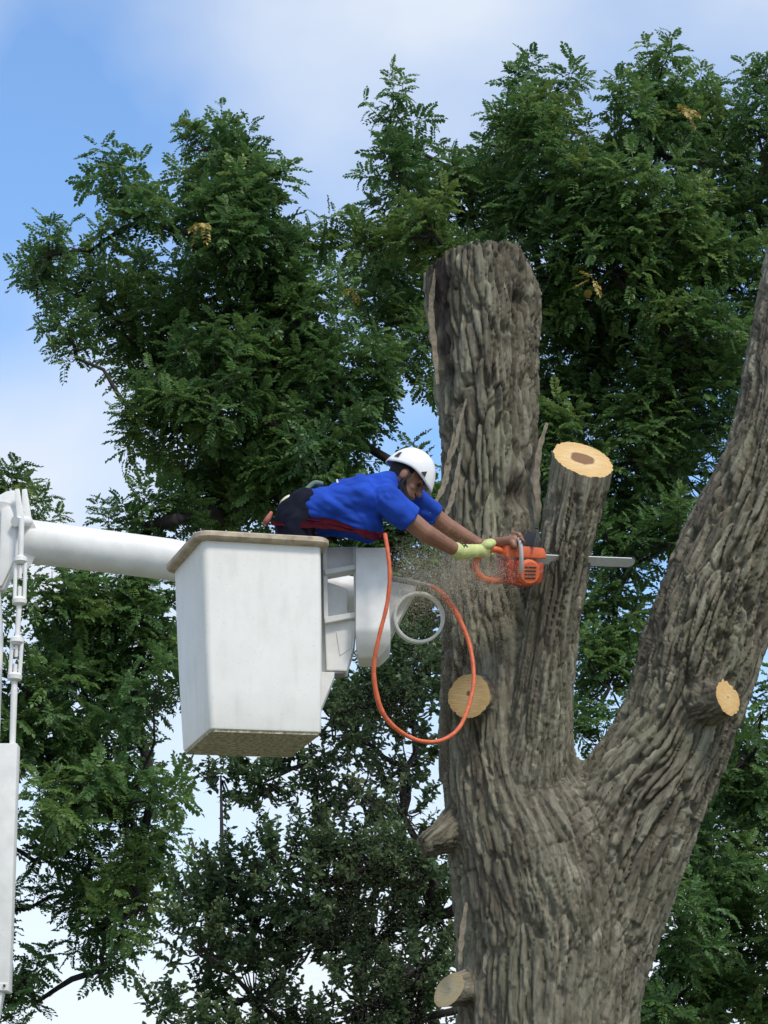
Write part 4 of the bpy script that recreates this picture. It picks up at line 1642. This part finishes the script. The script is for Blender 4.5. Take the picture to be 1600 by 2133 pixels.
# helmet: shell with a curved lower edge, brim, ridges and vents
def helmet_mesh():
    n, m_ = 40, 14
    V, F = [], []
    for side_r in (1.0, .965):
        for i in range(m_ + 1):
            for k in range(n):
                a_ = 2 * math.pi * k / n
                fc, sc = math.cos(a_), math.sin(a_)
                # lower edge: low at front brim and nape, arched over the ears
                low = -.010 - .018 * max(0, fc) ** 2 - .006 * max(0, -fc) + .020 * abs(sc) ** 3
                ph = math.pi / 2 * (i / m_)
                r = math.cos(ph) ** .78
                z = low + (.148 - low) * math.sin(ph) ** 1.05
                ridge = 1 + .022 * math.exp(-((abs(sc * r) - .42) / .07) ** 2) * (1 if i < m_ - 1 else 0)
                brim = 1 + (.14 * max(0, fc) ** 3 + .05 * max(0, -fc) ** 3) * (1 - i / m_) ** 3
                x = (.143 * side_r) * r * fc * brim * ridge
                y = (.112 * side_r) * r * sc * ridge
                V.append(hd(x + .006, y, z * (1 if side_r == 1 else .96) + .030))
    off = (m_ + 1) * n
    for b in (0, off):
        for i in range(m_):
            for k in range(n):
                q = (b + i * n + k, b + i * n + (k + 1) % n, b + (i + 1) * n + (k + 1) % n, b + (i + 1) * n + k)
                F.append(q if b == 0 else q[::-1])
    for k in range(n):
        F.append((k, off + k, off + (k + 1) % n, (k + 1) % n))
    me_ = bpy.data.meshes.new('helmet')
    me_.from_pydata([tuple(v) for v in V], [], F)
    b_ = bmesh.new()
    b_.from_mesh(me_)
    bmesh.ops.remove_doubles(b_, verts=b_.verts[:], dist=.0005)
    bmesh.ops.recalc_face_normals(b_, faces=b_.faces[:])
    b_.to_mesh(me_)
    b_.free()
    return me_


helmet = part('helmet', helmet_mesh(), M_helmet, man, True)
for s in (1, -1):
    for tri in ([(.068, .048), (.098, .040), (.090, .072)], [(-.112, .050), (-.088, .055), (-.090, .092), (-.104, .080)]):
        pts = []
        for f_, u_ in tri:
            x = min(.98, abs(f_ - .006) / .143)
            zz = (u_ - .030 + .010) / .145
            q = math.sqrt(max(0.0, 1 - x * x - (max(0, zz)) ** 2 * .8))
            y = .112 * q
            pts += [hd(f_, s * (y + .010), u_), hd(f_, s * max(.01, y - .014), u_)]
        local_part('vent', hull_mesh('vent', pts, 0), M_dark, helmet)
chin = spline([tuple(hd(.03, .097, .01)), tuple(hd(.012, .088, -.05)), tuple(hd(.04, .055, -.125)), tuple(hd(.045, 0, -.148)), tuple(hd(.04, -.055, -.125)), tuple(hd(.03, -.095, .01))], 5)
local_part('chin_strap', tubes_mesh('chin_strap', [([tuple(p) for p in chin], [.006] * len(chin))], 6), M_dark, helmet)

# harness
hs = part('harness', bark_strip([(566, 1090, 13.935), (620, 1092, 13.915), (690, 1096, 13.915), (745, 1108, 13.94)], .036, .010), M_red, man)
local_part('leg_strap', bark_strip([(640, 1080, 13.93), (690, 1086, 13.915), (735, 1100, 13.93)], .026, .010), M_red, hs)
local_part('chest_strap', bark_strip([(740, 1104, 13.935), (770, 1114, 13.93), (800, 1118, 13.92)], .045, .010), M_red, hs)
local_part('buckle', box_mesh('buckle', (.05, .03, .04), Matrix.Translation(at(798, 1116, 13.92)), .008), M_red, hs)
part('tool_pouch', remesh('tool_pouch', [ell_arrays(at(598, 1043, 14.02), (Vector((.8, 0, .6)), Vector((0, 1, 0)), Vector((-.6, 0, .8))), (.052, .05, .022))], .006, 3), M_pouch, man, True)
bs = spline([tuple(at(622, 1034, 13.97)), tuple(at(640, 1018, 13.98)), tuple(at(655, 1006, 14.0)), tuple(at(672, 1008, 14.02))], 5)
part('back_strap', tubes_mesh('back_strap', [([tuple(p) for p in bs], [.014] * len(bs))], 8), M_green, man, True)
part('lanyard', tubes_mesh('lanyard', [([at(552, 1092, 14.02), at(560, 1078, 14.02), at(566, 1066, 14.02)], [.020, .016, .008])], 8), plain('faded_red_rope', (.48, .15, .12), .8, .3, 30), man, True)

# ------------------------------------------------------------------ orange hose hanging in a loop
M_hose = plain('orange_hose', (0.70, 0.155, 0.060), .55, .25, 26, .25, c2=(0.52, 0.095, 0.035), bscale=90)
hp = [(802, 1112, 13.90), (808, 1150, 13.88), (812, 1200, 13.88), (806, 1260, 13.90), (790, 1325, 13.92), (779, 1385, 13.95), (783, 1440, 13.98), (800, 1490, 14.02), (835, 1525, 14.08), (878, 1544, 14.13),
      (920, 1542, 14.18), (955, 1518, 14.24), (976, 1472, 14.28), (987, 1415, 14.32), (980, 1350, 14.36), (960, 1295, 14.39), (938, 1258, 14.42), (915, 1232, 14.44), (896, 1221, 14.45)]
HS = spline([tuple(at(*p)) for p in hp], 8)
rad = []
for i, q in enumerate(HS):
    s = i / (len(HS) - 1)
    thick = .0115 + .008 * math.exp(-((s - .90) / .07) ** 2) + .003 * math.exp(-((s - .36) / .08) ** 2)
    rad.append(thick * (1 + .05 * math.sin(i * 1.3)))
hose = link('hose', tubes_mesh('hose', [([tuple(p) for p in HS], rad)], 12), M_hose, None, True)
hose['label'] = 'orange hose looping down from the worker to the ring at the boom tip'
hose['category'] = 'hose'

# ------------------------------------------------------------------ flying sawdust
M_dust = leaf_mat('sawdust', [(0.0, (0.46, 0.41, 0.31)), (.6, (0.64, 0.58, 0.45)), (1.0, (0.82, 0.77, 0.64))], .35, .9)
n1, n2 = 30000, 20000
src = at(1105, 1185, 14.55)
t = rng.uniform(0, 1, n1) ** .8
px = 1115 - 290 * t + rng.normal(0, 18, n1)
py = 1180 + rng.normal(0, 1, n1) * (12 + 34 * t) + 26 * t
Yd = 14.48 - .35 * t + rng.normal(0, .08, n1)
P1 = np.array([tuple(at(a_, b_, c_)) for a_, b_, c_ in zip(px, py, Yd)])
t2 = rng.uniform(0, 1, n2)
px2 = 930 - 260 * rng.beta(1.6, 1.8, n2) * (1 + .6 * t2) + rng.normal(0, 40, n2)
py2 = 1180 + 1050 * t2 ** 1.1
Y2 = 14.35 + rng.normal(0, .28, n2)
keep = (px2 > 835) | (py2 > 1420)
px2, py2, Y2 = px2[keep], py2[keep], Y2[keep]
n2 = len(px2)
P2 = np.array([tuple(at(a_, b_, c_)) for a_, b_, c_ in zip(px2, py2, Y2)])
n3 = 14000
px3 = 1075 - 230 * rng.beta(1.3, 1.5, n3)
py3 = 1185 + np.abs(rng.normal(0, 75, n3))
Y3 = 14.42 + rng.normal(0, .10, n3)
P3 = np.array([tuple(at(a_, b_, c_)) for a_, b_, c_ in zip(px3, py3, Y3)])
PD = np.concatenate([P1, P2, P3])
SD = np.concatenate([rng.uniform(.0018, .0050, n1), rng.uniform(.0012, .0032, n2), rng.uniform(.0014, .0036, n3)])
dirs = norm(rng.normal(0, 1, (len(PD), 3)))
sides = norm(np.cross(dirs, rng.normal(0, 1, (len(PD), 3))))
ups = np.cross(dirs, sides)
c_ = np.stack([PD + dirs * SD[:, None], PD - dirs * SD[:, None] * .8 + sides * SD[:, None] * .5, PD - dirs * SD[:, None] * .5 - sides * SD[:, None] * .4, PD + ups * SD[:, None] * .35], 1).reshape(-1, 3)
b_ = (np.arange(len(PD)) * 4)[:, None, None]
f_ = (np.array([(0, 1, 3), (0, 3, 2)])[None] + b_).reshape(-1, 3)
dm = mesh_np('sawdust', c_, f_)
a = dm.attributes.new('tint', 'FLOAT', 'POINT')
a.data.foreach_set('value', np.repeat(rng.uniform(0, 1, len(PD)), 4).astype(np.float32))
dust = link('sawdust', dm, M_dust)
dust['kind'] = 'stuff'
dust['label'] = 'tan sawdust spraying from the chainsaw and drifting down'
dust['category'] = 'sawdust'
